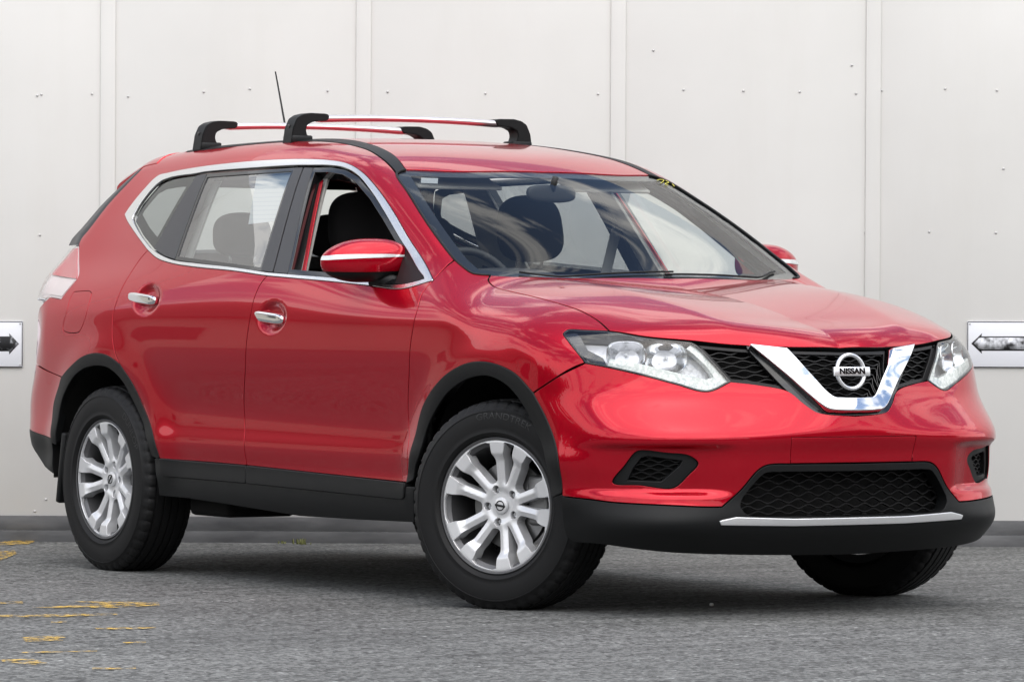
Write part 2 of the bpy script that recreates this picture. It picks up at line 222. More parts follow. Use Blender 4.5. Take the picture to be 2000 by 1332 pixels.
 'vside':[(0.7678,-0.3425,0.9013),(0.7835,-0.3296,0.8759),(0.8489,-0.2270,0.7506),(0.8962,-0.1537,0.6846),(0.9047,-0.1175,0.6768),(0.9137,0.0000,0.6720)],
 'dframe':[(-1.4904,-0.6801,1.4978),(-1.4782,-0.6742,1.5071),(-1.3101,-0.8544,1.1417),(-1.3324,-0.8542,1.1436)],
 'bowls':[(0.6036,-0.7180,0.8743),(0.6798,-0.6099,0.8632)],
 'mark_a':[(-1.0220,0.5355,1.5004),(-1.0416,0.5655,1.5042),(-1.0435,0.5808,1.5026),(-0.9923,0.5312,1.4883)],
 'mark_b':[(-1.0425,0.5895,1.5008),(-1.0275,0.5930,1.4939),(-0.9977,0.5559,1.4869),(-0.9865,0.5621,1.4811)],
 'mark_c':[(-1.0402,0.6090,1.4963),(-1.0179,0.6027,1.4881),(-0.9904,0.5929,1.4779)],
 'sticker':[(-1.0006,-0.5156,1.4941),(-0.9798,-0.4566,1.4929),(-0.9405,-0.4834,1.4723),(-0.9639,-0.5407,1.4744)],
 'paper':[(-1.9724,-0.6556,1.5347),(-1.6888,-0.6573,1.5364),(-1.6078,-0.7587,1.3512),(-1.8516,-0.7641,1.3390)],
 'wsclear':[(-0.9895,-0.5726,1.4808),(-0.9605,-0.2399,1.5051),(-0.9466,-0.0706,1.5062)],
}
CURVES={k:np.array(v) for k,v in CURVES.items()}
# ---------------------------------------------------------------- materials
def mat(name,col=(.5,.5,.5),rough=.5,metal=0,coat=0,spec=.5,**k):
    m=bpy.data.materials.new(name); m.use_nodes=True; b=m.node_tree.nodes['Principled BSDF']
    b.inputs['Base Color'].default_value=(*col,1); b.inputs['Roughness'].default_value=rough; b.inputs['Metallic'].default_value=metal
    b.inputs['Coat Weight'].default_value=coat; b.inputs['Coat Roughness'].default_value=k.get('coatr',.02)
    b.inputs['Specular IOR Level'].default_value=spec
    b.inputs['Coat IOR'].default_value=k.get('coati',1.5)
    if 'emit' in k: b.inputs['Emission Color'].default_value=(*k['emit'],1); b.inputs['Emission Strength'].default_value=k.get('es',1)
    return m
def noise_bump(m,scale,strength,dist=.001,detail=4,coord='Object'):
    t=m.node_tree;b=t.nodes['Principled BSDF'];c=t.nodes.new('ShaderNodeTexCoord');n=t.nodes.new('ShaderNodeTexNoise');u=t.nodes.new('ShaderNodeBump')
    n.inputs['Scale'].default_value=scale;n.inputs['Detail'].default_value=detail;u.inputs['Strength'].default_value=strength;u.inputs['Distance'].default_value=dist
    t.links.new(c.outputs[coord],n.inputs[0]);t.links.new(n.outputs[0],u.inputs['Height']);t.links.new(u.outputs[0],b.inputs['Normal'])
    return n
def noise_col(m,c1,c2,scale,lo=.35,hi=.65,detail=5,coord='Object',sc=(1,1,1)):
    t=m.node_tree;b=t.nodes['Principled BSDF'];c=t.nodes.new('ShaderNodeTexCoord');mp=t.nodes.new('ShaderNodeMapping');n=t.nodes.new('ShaderNodeTexNoise');r=t.nodes.new('ShaderNodeValToRGB')
    mp.inputs['Scale'].default_value=sc
    n.inputs['Scale'].default_value=scale;n.inputs['Detail'].default_value=detail
    r.color_ramp.elements[0].position=lo;r.color_ramp.elements[1].position=hi;r.color_ramp.elements[0].color=(*c1,1);r.color_ramp.elements[1].color=(*c2,1)
    t.links.new(c.outputs[coord],mp.inputs[0]);t.links.new(mp.outputs[0],n.inputs[0]);t.links.new(n.outputs[0],r.inputs[0]);t.links.new(r.outputs[0],b.inputs['Base Color'])
    return n,r
def glass(name,tint=(.9,.95,.93),ior=1.5,boost=1.0):
    m=bpy.data.materials.new(name);m.use_nodes=True;t=m.node_tree;t.nodes.clear()
    o=t.nodes.new('ShaderNodeOutputMaterial');x=t.nodes.new('ShaderNodeMixShader');a=t.nodes.new('ShaderNodeBsdfTransparent');g=t.nodes.new('ShaderNodeBsdfGlossy');f=t.nodes.new('ShaderNodeFresnel')
    a.inputs[0].default_value=(*tint,1);g.inputs['Roughness'].default_value=.0;gm=t.nodes.new('ShaderNodeNewGeometry');mm=t.nodes.new('ShaderNodeMath');mm.operation='MULTIPLY_ADD';mm.inputs[1].default_value=1/ior-ior;mm.inputs[2].default_value=ior;t.links.new(gm.outputs['Backfacing'],mm.inputs[0]);t.links.new(mm.outputs[0],f.inputs[0])
    g.inputs[0].default_value=(boost,boost,boost,1)
    t.links.new(f.outputs[0],x.inputs[0]);t.links.new(a.outputs[0],x.inputs[1]);t.links.new(g.outputs[0],x.inputs[2]);t.links.new(x.outputs[0],o.inputs[0])
    return m
PAINT=mat('red paint',(.42,.002,.014),.20,.50,.75,.05,coatr=.008,coati=1.45)
BLK=mat('grained black plastic',(.0055,.006,.0065),.48,spec=.28); noise_bump(BLK,900,.25,.0006,2)
BLKG=mat('gloss black',(.008,.008,.009),.12,0,.3)
DARK=mat('dark liner and gap shade',(.006,.006,.006),.8,spec=.2)  # real liners and backings, also shade painted onto panel edges in the gaps
TRIMB=mat('pillar applique',(.030,.030,.034),.36,0,.0,.5); noise_bump(TRIMB,40,.05,.001)
CHROME=mat('chrome',(.82,.83,.85),.06,1)
EMB=mat('emblem silver',(.82,.83,.85),.30,.8)
SATIN=mat('satin chrome',(.86,.87,.88),.34,.8)
BARRED=mat('silver bar',(.80,.77,.78),.28,.9)
ALLOY=mat('alloy silver',(.74,.745,.76),.36,.45,.15)
ALLOYD=mat('barrel alloy',(.13,.13,.135),.5,.7)
RUB=mat('tyre rubber',(.0065,.0065,.007),.6,spec=.3); noise_bump(RUB,300,.15,.0005,3)
STEEL=mat('brake steel',(.22,.22,.22),.45,.9)
GLS=glass('window glass',(.90,.945,.92)); GLSR=glass('rear side glass',(.60,.64,.64),2.9); GLSD=glass('privacy glass',(.42,.45,.45),1.6)
LENS=glass('lamp lens',(.97,.98,.98),1.5)
FRIT=mat('black ceramic band',(.006,.006,.007),.18)
CLOTH=mat('charcoal seat cloth',(.022,.021,.023),.9,spec=.2); noise_bump(CLOTH,400,.12,.0006)
GREYT=mat('light grey trim',(.38,.37,.35),.75)
DASH=mat('black dash',(.012,.012,.012),.6)
GLW=glass('windscreen glass',(.93,.96,.945),1.31)
REFL=mat('lamp reflector',(.72,.73,.76),.14,1);REFV=mat('fluted lamp reflector',(.70,.71,.76),.30,.15,.4);noise_bump(REFV,42,.8,.006,1)
LAMPG=mat('lamp bezel silver',(.36,.37,.42),.28,.85)
CHTRIM=mat('window bright trim',(.80,.80,.80),.24,1)
BULB=mat('bulb glass',(.75,.78,.80),.08,.3,1)
DRL=mat('lamp light guide',(.60,.63,.61),.22,0,.5); noise_col(DRL,(.46,.51,.49),(.70,.73,.71),80,.40,.60,1)
INDM=mat('clear indicator lens',(.70,.72,.72),.15,.2,1)
REDL=mat('tail lamp red',(.50,.035,.05),.15,0,1)
WHTL=mat('tail lamp clear',(.72,.60,.60),.2,0,1)
GRIL=mat('grille black',(.006,.006,.0065),.42,spec=.35)
# ---------------------------------------------------------------- mesh helpers
def tag(o,label=None,cat=None,group=None,kind=None):
    if label:o['label']=label
    if cat:o['category']=cat
    if group:o['group']=group
    if kind:o['kind']=kind
    return o
def link(name,me,mats,parent=None):
    o=bpy.data.objects.new(name,me); COL.objects.link(o)
    for m in (mats if isinstance(mats,(list,tuple)) else [mats]): me.materials.append(m)
    if parent is not None:o.parent=parent
    return o
def empty(name,loc=(0,0,0),parent=None):
    o=bpy.data.objects.new(name,None);COL.objects.link(o);o.location=loc;o.empty_display_size=.1
    if parent is not None:o.parent=parent
    return o
class Arr:
    """verts, faces, per-vertex normals (nan = automatic), per-face material"""
    def __init__(s): s.v=np.zeros((0,3));s.n=np.zeros((0,3));s.f=[];s.m=[]
    def add(s,v,f,n=None,m=0):
        k=len(s.v);v=np.asarray(v,float).reshape(-1,3)
        s.v=np.vstack([s.v,v]);s.n=np.vstack([s.n,np.full_like(v,np.nan) if n is None else n])
        s.f+= [tuple(int(i)+k for i in q) for q in f]; s.m+=[m]*len(f); return s
    def join(s,o):
        k=len(s.v);s.v=np.vstack([s.v,o.v]);s.n=np.vstack([s.n,o.n]);s.f+=[tuple(i+k for i in q) for q in o.f];s.m+=o.m;return s
    def mirror(s):
        o=Arr();o.v=s.v*[1,-1,1];o.n=s.n*[1,-1,1];o.f=[q[::-1] for q in s.f];o.m=list(s.m);return o
    def moved(s,M):
        o=Arr();M=np.array(M);o.v=s.v@M[:3,:3].T+M[:3,3];o.n=s.n@M[:3,:3].T;o.f=s.f;o.m=s.m;return o
    def mesh(s,name,smooth=True):
        me=bpy.data.meshes.new(name);me.from_pydata(s.v.tolist(),[],s.f)
        me.polygons.foreach_set('material_index',s.m);me.polygons.foreach_set('use_smooth',[smooth]*len(s.f));me.update()
        if smooth and len(s.v) and not np.isnan(s.n).all():
            vn=np.empty(len(s.v)*3);me.vertices.foreach_get('normal',vn);vn=vn.reshape(-1,3);k=np.isnan(s.n[:,0]);nn=np.where(k[:,None],vn,s.n)
            me.normals_split_custom_set_from_vertices(nn.tolist())
        return me
def put(name,arr,mats,parent=None,smooth=True,auto=None):
    me=arr.mesh(name,smooth);o=link(name,me,mats,parent)
    if auto: sharp(me,auto)
    return o
def sharp(me,deg):
    bm=bmesh.new();bm.from_mesh(me);a=math.radians(deg)
    for e in bm.edges:
        if len(e.link_faces)==2 and e.calc_face_angle(0)>a:e.smooth=False
    bm.to_mesh(me);bm.free()
def from_bm(bm,smooth=True):
    bm.verts.index_update();a=Arr();a.add([v.co[:] for v in bm.verts],[[v.index for v in f.verts] for f in bm.faces]);bm.free();return a
def rbox(size,loc=(0,0,0),bev=.01,seg=2,rot=None):
    bm=bmesh.new();bmesh.ops.create_cube(bm,size=1)
    for v in bm.verts:v.co=Vector((v.co.x*size[0],v.co.y*size[1],v.co.z*size[2]))
    if bev>0:bmesh.ops.bevel(bm,geom=bm.edges[:]+bm.verts[:],offset=bev,segments=seg,affect='EDGES',profile=.5)
    R=(rot.to_4x4() if rot is not None else Matrix.Identity(4))
    bmesh.ops.transform(bm,matrix=Matrix.Translation(loc)@R,verts=bm.verts);return from_bm(bm)
def cushion(size,loc,rot=None,p=(4,4,4),n=20,taper=0):
    """super-ellipsoid pillow"""
    v=[];f=[];nu,nv=n*2,n
    sg=lambda c,e:math.copysign(abs(c)**(2/e),c)
    for j in range(nv+1):
        ph=-math.pi/2+math.pi*j/nv
        for i in range(nu):
            th=2*math.pi*i/nu
            z=sg(math.sin(ph),p[2]);r=sg(math.cos(ph),p[2]) if abs(math.cos(ph))>1e-9 else 0
            k=1-taper*(z*.5+.5)
            v.append((size[0]/2*r*sg(math.cos(th),p[0]),size[1]/2*r*sg(math.sin(th),p[1])*k,size[2]/2*z))
    for j in range(nv):
        for i in range(nu):
            f.append((j*nu+i,j*nu+(i+1)%nu,(j+1)*nu+(i+1)%nu,(j+1)*nu+i))
    a=Arr().add(v,f);M=Matrix.Translation(loc)@(rot.to_4x4() if rot is not None else Matrix.Identity(4));return a.moved(M)
def tube(pts,r,n=10,closed=False,cap=True):
    P=np.array(pts,float);m=len(P);v=[];f=[];r=np.broadcast_to(r,(m,))
    up=None
    for i in range(m):
        t=P[(i+1)%m]-P[i-1] if closed else P[min(i+1,m-1)]-P[max(i-1,0)]
        t/=np.linalg.norm(t)
        if up is None:
            up=np.array([0,0,1.]) if abs(t[2])<.9 else np.array([1.,0,0])
        a=np.cross(up,t);a/=np.linalg.norm(a);b=np.cross(t,a);up=b
        for k in range(n):
            q=2*math.pi*k/n;v.append(P[i]+r[i]*(math.cos(q)*a+math.sin(q)*b))
    for i in range(m if closed else m-1):
        for k in range(n):
            i2=(i+1)%m;f.append((i*n+k,i*n+(k+1)%n,i2*n+(k+1)%n,i2*n+k))
    if cap and not closed:
        f.append(tuple(range(n))[::-1]);f.append(tuple((m-1)*n+k for k in range(n)))
    return Arr().add(v,f)
def lathe(prof,n=96,y=True):
    """profile (radius, y) revolved about the Y axis"""
    v=[];f=[];m=len(prof)
    for k in range(n):
        q=2*math.pi*k/n
        for r,h in prof:v.append((r*math.cos(q),h,r*math.sin(q)))
    for k in range(n):
        for j in range(m-1):
            a=k*m+j;b=((k+1)%n)*m+j;f.append((a,a+1,b+1,b))
    return Arr().add(v,f)
def prism(poly,h,M=None,bev=0):
    """polygon in XY extruded to +z h"""
    bm=bmesh.new();vs=[bm.verts.new((x,y,0)) for x,y in poly];fa=bm.faces.new(vs)
    r=bmesh.ops.extrude_face_region(bm,geom=[fa]);bmesh.ops.translate(bm,vec=(0,0,h),verts=[g for g in r['geom'] if isinstance(g,bmesh.types.BMVert)])
    bmesh.ops.recalc_face_normals(bm,faces=bm.faces)
    if bev:
        bmesh.ops.bevel(bm,geom=bm.edges[:],offset=bev,segments=2,affect='EDGES')
    if M is not None:bmesh.ops.transform(bm,matrix=M,verts=bm.verts)
    return from_bm(bm)
# ---------------------------------------------------------------- trimmed panels on the body field
def crom(P,sp,closed=False):
    """centripetal Catmull-Rom through P, resampled at spacing sp"""
    P=np.asarray(P,float)
    if len(P)==2:
        n=max(1,int(np.linalg.norm(P[1]-P[0])/sp+.5));return P[0]+(P[1]-P[0])*np.linspace(0,1,n+1)[:,None]
    if closed: Q=np.vstack([P[-1],P,P[0],P[1]])
    else: Q=np.vstack([2*P[0]-P[1],P,2*P[-1]-P[-2]])
    out=[]
    for i in range(1,len(Q)-2):
        p0,p1,p2,p3=Q[i-1:i+3]
        t0=0;t1=t0+max(np.linalg.norm(p1-p0),1e-6)**.5;t2=t1+max(np.linalg.norm(p2-p1),1e-6)**.5;t3=t2+max(np.linalg.norm(p3-p2),1e-6)**.5
        n=max(1,int(np.linalg.norm(p2-p1)/sp+.5))
        t=np.linspace(t1,t2,n+1)[:-1,None]
        A1=(t1-t)/(t1-t0)*p0+(t-t0)/(t1-t0)*p1;A2=(t2-t)/(t2-t1)*p1+(t-t1)/(t2-t1)*p2;A3=(t3-t)/(t3-t2)*p2+(t-t2)/(t3-t2)*p3
        B1=(t2-t)/(t2-t0)*A1+(t-t0)/(t2-t0)*A2;B2=(t3-t)/(t3-t1)*A2+(t-t1)/(t3-t1)*A3
        out.append((t2-t)/(t2-t1)*B1+(t-t1)/(t2-t1)*B2)
    if not closed: out.append(P[-1:])
    return np.vstack(out)
def loop(segs,sp=.014):
    """closed loop from named curves ('-name' reversed, '~name' mirrored, arrays as they are)"""
    out=[]
    for s in segs:
        if isinstance(s,str):
            rev=s.startswith('-');s=s.lstrip('-');mir=s.startswith('~');s=s.lstrip('~')
            P=CURVES[s].copy()
            if mir:P=P*[1,-1,1]
            if rev:P=P[::-1]
        else:P=np.asarray(s,float)
        out.append(crom(P,sp)[:-1] if len(P)>1 else P)
    return np.vstack(out)
def closed(name,sp=.01,smooth=True):
    P=CURVES[name] if isinstance(name,str) else np.asarray(name,float)
    if smooth:return crom(P,sp,True)
    return np.vstack([crom(np.array([P[i],P[(i+1)%len(P)]]),sp)[:-1] for i in range(len(P))])
class Ortho:
    def __init__(s,d):
        s.d=np.array(d,float);s.d/=np.linalg.norm(s.d);a=np.array([1.,0,0]) if abs(s.d[0])<.8 else np.array([0,1.,0])
        s.e1=a-s.d*(a@s.d);s.e1/=np.linalg.norm(s.e1);s.e2=np.cross(s.d,s.e1);s.c=np.array([-1.3,0,.8])
    def to(s,P):return np.stack([(P-s.c)@s.e1,(P-s.c)@s.e2],1)
    def lift(s,uv):
        O=s.c+uv[:,:1]*s.e1+uv[:,1:]*s.e2+s.d*3.2;return cast(O,np.broadcast_to(-s.d,O.shape).copy(),0,4.6,80)
class Cyl:
    def __init__(s,ax,R=.9,ay=0):s.ax=ax;s.R=R;s.ay=ay
    def to(s,P):return np.stack([np.arctan2(P[:,1]-s.ay,P[:,0]-s.ax)*s.R,P[:,2]],1)
    def lift(s,uv):
        th=uv[:,0]/s.R;D=-np.stack([np.cos(th),np.sin(th),0*th],1);O=np.stack([0*th+s.ax,0*th+s.ay,uv[:,1]],1)-D*1.6
        return cast(O,D,0,1.55,50)
def inside(poly,P):
    x,y=P[:,0],P[:,1];c=np.zeros(len(P),bool);n=len(poly);j=n-1
    for i in range(n):
        xi,yi=poly[i];xj,yj=poly[j]
        if yi!=yj:
            k=((yi>y)!=(yj>y))&(x<(xj-xi)*(y-yi)/(yj-yi)+xi);c^=k
        j=i
    return c
def area(p):x,y=p[:,0],p[:,1];return .5*np.sum(x*np.roll(y,-1)-np.roll(x,-1)*y)
def shrink(p,g):
    """offset a closed CCW polygon inwards by g"""
    a=np.roll(p,1,0);b=np.roll(p,-1,0);t1=p-a;t2=b-p
    t1/=np.maximum(np.linalg.norm(t1,axis=1,keepdims=True),1e-9);t2/=np.maximum(np.linalg.norm(t2,axis=1,keepdims=True),1e-9)
    n1=np.stack([-t1[:,1],t1[:,0]],1);n2=np.stack([-t2[:,1],t2[:,0]],1);n=n1+n2;q=np.maximum((n1*n2).sum(1)+1,.35)[:,None]
    return p+n/q*g
def dedupe(p,tol=.0015):
    keep=[0]
    for i in range(1,len(p)):
        if np.linalg.norm(p[i]-p[keep[-1]])>tol:keep.append(i)
    while len(keep)>3 and np.linalg.norm(p[keep[-1]]-p[keep[0]])<tol:keep.pop()
    return p[keep]
def triangulate(loops,sp):
    pts=np.vstack(loops);edges=[];k=0
    for l in loops:
        n=len(l);edges+=[(k+i,k+(i+1)%n) for i in range(n)];k+=n
    o=loops[0];lo,hi=o.min(0),o.max(0);g=[];row=0;y=lo[1]+sp/2
    while y<hi[1]:
        xs=np.arange(lo[0]+(sp/2 if row%2 else 0),hi[0],sp);g.append(np.stack([xs,np.full_like(xs,y)],1));y+=sp*.866;row+=1
    g=np.vstack(g) if g else np.zeros((0,2));m=inside(o,g)
    for h in loops[1:]:m&=~inside(h,g)
    g=g[m]
    if len(g):
        ok=np.ones(len(g),bool)
        for i in range(0,len(g),2000):
            d=((g[i:i+2000,None]-pts[None])**2).sum(2).min(1);ok[i:i+2000]=d>(.55*sp)**2
        g=g[ok]
    allp=np.vstack([pts,g])
    r=delaunay_2d_cdt([Vector(p) for p in allp],edges,[],0,1e-6)
    V=np.array([v[:] for v in r[0]]);T=np.array([t for t in r[2] if len(t)==3])
    c=V[T].mean(1);m=inside(o,c)
    for h in loops[1:]:m&=~inside(h,c)
    T=T[m];A=V[T];ar=(A[:,1,0]-A[:,0,0])*(A[:,2,1]-A[:,0,1])-(A[:,2,0]-A[:,0,0])*(A[:,1,1]-A[:,0,1])
    T[ar<0]=T[ar<0][:,::-1];T=T[np.abs(ar)>1e-12]
    # map original boundary indices
    mp={}
    for i,src in enumerate(r[3]):
        for q in src:mp[q]=i
    B=[];k=0
    for l in loops:
        B.append([mp[k+i] for i in range(len(l)) if k+i in mp]);k+=len(l)
    used=np.unique(T);re=-np.ones(len(V),int);re[used]=np.arange(len(used))
    return V[used],re[T],[[re[i] for i in b if re[i]>=0] for b in B]
def panel(outer,dom,holes=(),off=0.,sp=.016,gap=.0033,fl=.022,rnd=.0013,back=0.,flat=None,m=0,mb=1,mf=None,flare=None,inset=0.,disp=None):
    """outer/holes: 3-D loops; lifted onto the body field and moved off along the normal"""
    o=dom.to(np.asarray(outer))
    if area(o)<0:o=o[::-1]
    o=dedupe(shrink(dedupe(o),gap+inset));ls=[o]
    for h in holes:
        q=dom.to(np.asarray(h))
        if area(q)<0:q=q[::-1]
        ls.append(dedupe(shrink(dedupe(q),-gap)))
    V,T,B=triangulate(ls,sp)
    P=dom.lift(V);bad=np.isnan(P[:,0])
    n=np.zeros_like(P);n[~bad]=normal(P[~bad])
    if bad.any():
        good=np.where(~bad)[0]
        for i in np.where(bad)[0]:
            j=good[((V[good]-V[i])**2).sum(1).argmin()];P[i]=P[j];n[i]=n[j]
    P=P+n*off
    if disp is not None:P=P+n*disp(P)[:,None]
    # orientation
    t=T[len(T)//2];fn=np.cross(P[t[1]]-P[t[0]],P[t[2]]-P[t[0]])
    flip=(np.einsum('ij,ij->i',np.cross(P[T[:,1]]-P[T[:,0]],P[T[:,2]]-P[T[:,0]]),n[T[:,0]]).sum()<0)
    if flip:T=T[:,::-1]
    a=Arr();a.add(P,T.tolist(),n if disp is None else None,m)
    if fl>0:
        for li,b in enumerate(B):
            b=np.array(b);Q=P[b];nn=n[b];t=np.roll(Q,-1,0)-np.roll(Q,1,0);t/=np.maximum(np.linalg.norm(t,axis=1,keepdims=True),1e-9)
            s=np.cross(t,nn);s/=np.maximum(np.linalg.norm(s,axis=1,keepdims=True),1e-9)
            nb=np.zeros_like(P);ct=np.zeros(len(P))
            for q in range(3):
                for r in range(3):
                    if q!=r:np.add.at(nb,T[:,q],P[T[:,r]]);np.add.at(ct,T[:,q],1)
            inn=nb[b]/np.maximum(ct[b],1)[:,None]-Q
            if (inn*s).sum()>0:s=-s
            k=len(b);r1=Q+s*rnd*.6-nn*rnd*.5;r2=Q+s*rnd-nn*(rnd+.001);r3=Q+s*(rnd if flare is None else flare)-nn*fl
            n1=nn+s;n1/=np.linalg.norm(n1,axis=1,keepdims=True)
            vs=np.vstack([Q,r1,r2,r3]);ns=np.vstack([nn,n1,s,s]);fs=[]
            for q in range(3):
                for i in range(k):
                    j=(i+1)%k;A,Bq,C,D=q*k+i,q*k+j,(q+1)*k+j,(q+1)*k+i
                    fs.append((A,D,C,Bq))
            f0=fs[2*k+k//3];g=np.cross(vs[f0[1]]-vs[f0[0]],vs[f0[2]]-vs[f0[0]])
            if g@s[k//3]<0:fs=[q[::-1] for q in fs]
            if flare is not None:
                sn=s*fl+nn*(flare-rnd);sn/=np.linalg.norm(sn,axis=1,keepdims=True);ns=np.vstack([nn,n1,sn,sn])
            a.add(vs,fs,ns,m)
            if mf is not None:a.m[-k:]=[mf]*k  # deep part of the panel edge coloured dark as gap shade
    if back>0:
        a.add(P-n*back,[t[::-1] for t in T.tolist()],-n,mb)
    return a
def ring(outer,inner,dom,**k):return panel(outer,dom,[inner],**k)
def both(name,arr,mats,parent,sub=None,**k):
    a=put(name,arr,mats,parent,**k);b=put(name,arr.mirror(),mats,(sub or parent),**k);return a,b
# ================================================================= THE CAR
CAR=empty('car'); tag(CAR,'red five-door SUV with silver roof bars, parked in front of the white wall','car')
def A(*p):return np.array(p,float)
SIDEV=Ortho((0,-1,.12)); FEN=Ortho((.12,-.72,.62)); BODY=Ortho((-.22,-.85,.42)); HOOD=Ortho((.45,0,.9)); WS=Ortho((.55,0,.84)); ROOFD=Ortho((0,0,1)); LAMP=Ortho((.72,-.66,.2)); GRD=Ortho((1,0,.12)); BUMP=Cyl(0.)
class RCyl(Cyl):
    def to(s,P):return np.stack([np.arctan2(P[:,1],-(P[:,0]-s.ax))*s.R,P[:,2]],1)
    def lift(s,uv):
        th=uv[:,0]/s.R;D=-np.stack([-np.cos(th),np.sin(th),0*th],1);O=np.stack([0*th+s.ax,0*th,uv[:,1]],1)-D*1.6
        return cast(O,D,0,1.55,50)
REAR=RCyl(-2.9); TAILD=Ortho((-1,0,.25))
def inset_loop(lp,dom,g,sp=.01):
    o=dom.to(lp)
    if area(o)<0:o=o[::-1]
    return dom.lift(shrink(dedupe(o),g))
# ---- outer skin
dlo_out=loop(['chbot','chbotr','chtip','chtop'],.012); dlo_in=loop(['inbot','inbotr','intip','intop'],.012)
fuel=closed('fueldoor',.008)
rearpts=A((-3.40,-.80,.97),(-3.44,-.79,.88))
body=loop(['apillar','stripout','hatch','lampin','lampbot'],.014)
body=np.vstack([body,CURVES['lampbot'][-1:],rearpts,loop(['bumpseam','-archr_a','-doorrear','chtip','chtop','-fendseam'],.014)])
a=panel(body,BODY,[fuel],sp=.018,back=.03,mf=2)
both('body_side',a,[PAINT,GREYT,DARK],CAR)
both('fuel_door',panel(fuel,BODY,sp=.014,gap=.0012),PAINT,CAR)
both('fender',panel(loop(['-shut','fendrear','fendseam','doorfront','archf_a','bfseam','hlleft']),FEN,sp=.015,back=.03,mf=1),[PAINT,DARK],CAR)
fd=panel(loop(['doorfront','doorlowf','-doormid','-chbot']),SIDEV,sp=.011,back=.05,mf=1)
rd=panel(loop(['doormid','doorlow','archr_d','-doorrear','-chbotr']),SIDEV,sp=.011,back=.05,mf=1)
FD=both('front_door',fd,[PAINT,DARK],CAR); RD=both('rear_door',rd,[PAINT,DARK],CAR)
hoodl=loop(['shut','hoodfront','-~hoodfront','-~shut','~cowl','-cowl'],.014)
put('hood',panel(hoodl,HOOD,sp=.02,back=.02,mf=1),[PAINT,DARK],CAR)
fog=closed('fog',.008); fogm=fog*[1,-1,1]
pl=CURVES['plate']; platel=np.vstack([crom(q,.014)[:-1] for q in (pl[0:2],pl[1:2]*[1,-1,1]+0) if len(q)>1]) if False else None
plq=np.array([pl[0],pl[0]*[1,-1,1],pl[3]*[1,-1,1],pl[3]])
plateloop=closed(plq,.012,False)
bump_l=loop(['archf_b','bumplow','lgout','-~lgout','-~bumplow','-~archf_b','~bfseam','~hlbot','~bgrille','-bgrille','-hlbot','-bfseam'],.012)
put('front_bumper',panel(bump_l,BUMP,[fog,fogm,plateloop],sp=.009,back=.02,mf=1),[PAINT,DARK],CAR)
put('number_plate_mount',panel(plateloop,BUMP,sp=.014,gap=.0006,off=-.0008),PAINT,CAR)
lgi=loop(['lgin','-~lgin','-~lgin2','lgin2'],.012)
val=loop(['bumplow','lgout','-~lgout','-~bumplow','~valbot','-valbot'],.012)
put('lower_bumper',panel(val,BUMP,[lgi],sp=.014,back=.02,fl=.05,off=.001),[BLK,DARK],CAR)
put('bumper_strip',panel(np.vstack([closed(np.vstack([CURVES['silv'][:4],CURVES['silv'][4:]]),.01,False)]) if False else loop([CURVES['silv'][:4]*[1,1,1],(CURVES['silv'][:4]*[1,-1,1])[::-1],(CURVES['silv'][4:]*[1,-1,1])[::-1],CURVES['silv'][4:]],.01),BUMP,off=.008,sp=.012,fl=.02),SATIN,CAR) if False else None
sv=CURVES['silv'];svl=np.vstack([sv[0:3],(sv[0:3]*[1,-1,1])[::-1],(sv[5:7]*[1,-1,1])[::-1],sv[5:7]])
svl=np.vstack([crom(np.array([svl[i],svl[(i+1)%len(svl)]]),.012)[:-1] for i in range(len(svl))])
put('bumper_strip',panel(svl,BUMP,off=.007,sp=.012,gap=0,fl=.02,rnd=.003),SATIN,CAR)
# ---- black trims
both('arch_trim',panel(loop(['archf_a','archf_b','-archf_in'],.012),SIDEV,off=.004,sp=.012,fl=.012,rnd=.003,gap=0),BLK,CAR)
both('arch_trim',panel(loop(['archr_d','archr_a','archr_b','archr_c','-archr_in'],.012),BODY,off=.004,sp=.012,fl=.03,rnd=.003,gap=0),BLK,CAR)
both('door_trim',panel(closed('trimr',.012,False),SIDEV,off=.008,sp=.012,fl=.03,rnd=.004,gap=0),BLK,RD[0],RD[1])
both('door_trim',panel(closed('trimf',.012,False),SIDEV,off=.008,sp=.012,fl=.03,rnd=.004,gap=0),BLK,FD[0],FD[1])
both('sill_trim',panel(closed('sill',.012,False),SIDEV,off=.002,sp=.014,fl=.08,rnd=.004,gap=0),BLK,CAR)
# ---- window surround and side glass
both('window_surround',ring(dlo_out,inset_loop(dlo_in,SIDEV,-.0055),SIDEV,off=.003,sp=.01,fl=.012,rnd=.002,gap=.0012),CHTRIM,CAR)
both('pillar_cover',panel(closed('cpil',.012,False),SIDEV,off=-.004,sp=.014,gap=.001,fl=.03),TRIMB,CAR)
both('pillar_cover',panel(closed('bpilr',.012,False),SIDEV,off=-.004,sp=.014,gap=.001,fl=.03),TRIMB,CAR)
both('pillar_cover',panel(closed('bpilf',.012,False),SIDEV,off=-.004,sp=.014,gap=.001,fl=.03),TRIMB,CAR)
both('mirror_sail',panel(closed('sail',.01,False),SIDEV,off=-.004,sp=.012,gap=.0,fl=.02),BLK,CAR)
rg=closed('rglass',.012,False); qg=closed('qglass',.012,False); fg=closed('fglass',.012,False)
def seal(lp,w,off=-.006,fl=.03):
    return ring(lp,inset_loop(lp,SIDEV,w),SIDEV,off=off,sp=.01,gap=0,fl=fl,rnd=.002)
both('window_seal',seal(rg,.012),BLKG,CAR); both('window_seal',seal(fg,.016,-.006,.05),BLKG,CAR)
both('quarter_band',ring(qg,inset_loop(qg,SIDEV,.035),SIDEV,off=-.0085,sp=.012,gap=0,fl=.004),FRIT,CAR)
g1=panel(rg,SIDEV,off=-.010,sp=.03,gap=-.002,fl=0);g2=panel(qg,SIDEV,off=-.008,sp=.03,gap=-.001,fl=0);g3=panel(fg,SIDEV,off=-.012,sp=.03,gap=-.002,fl=0)
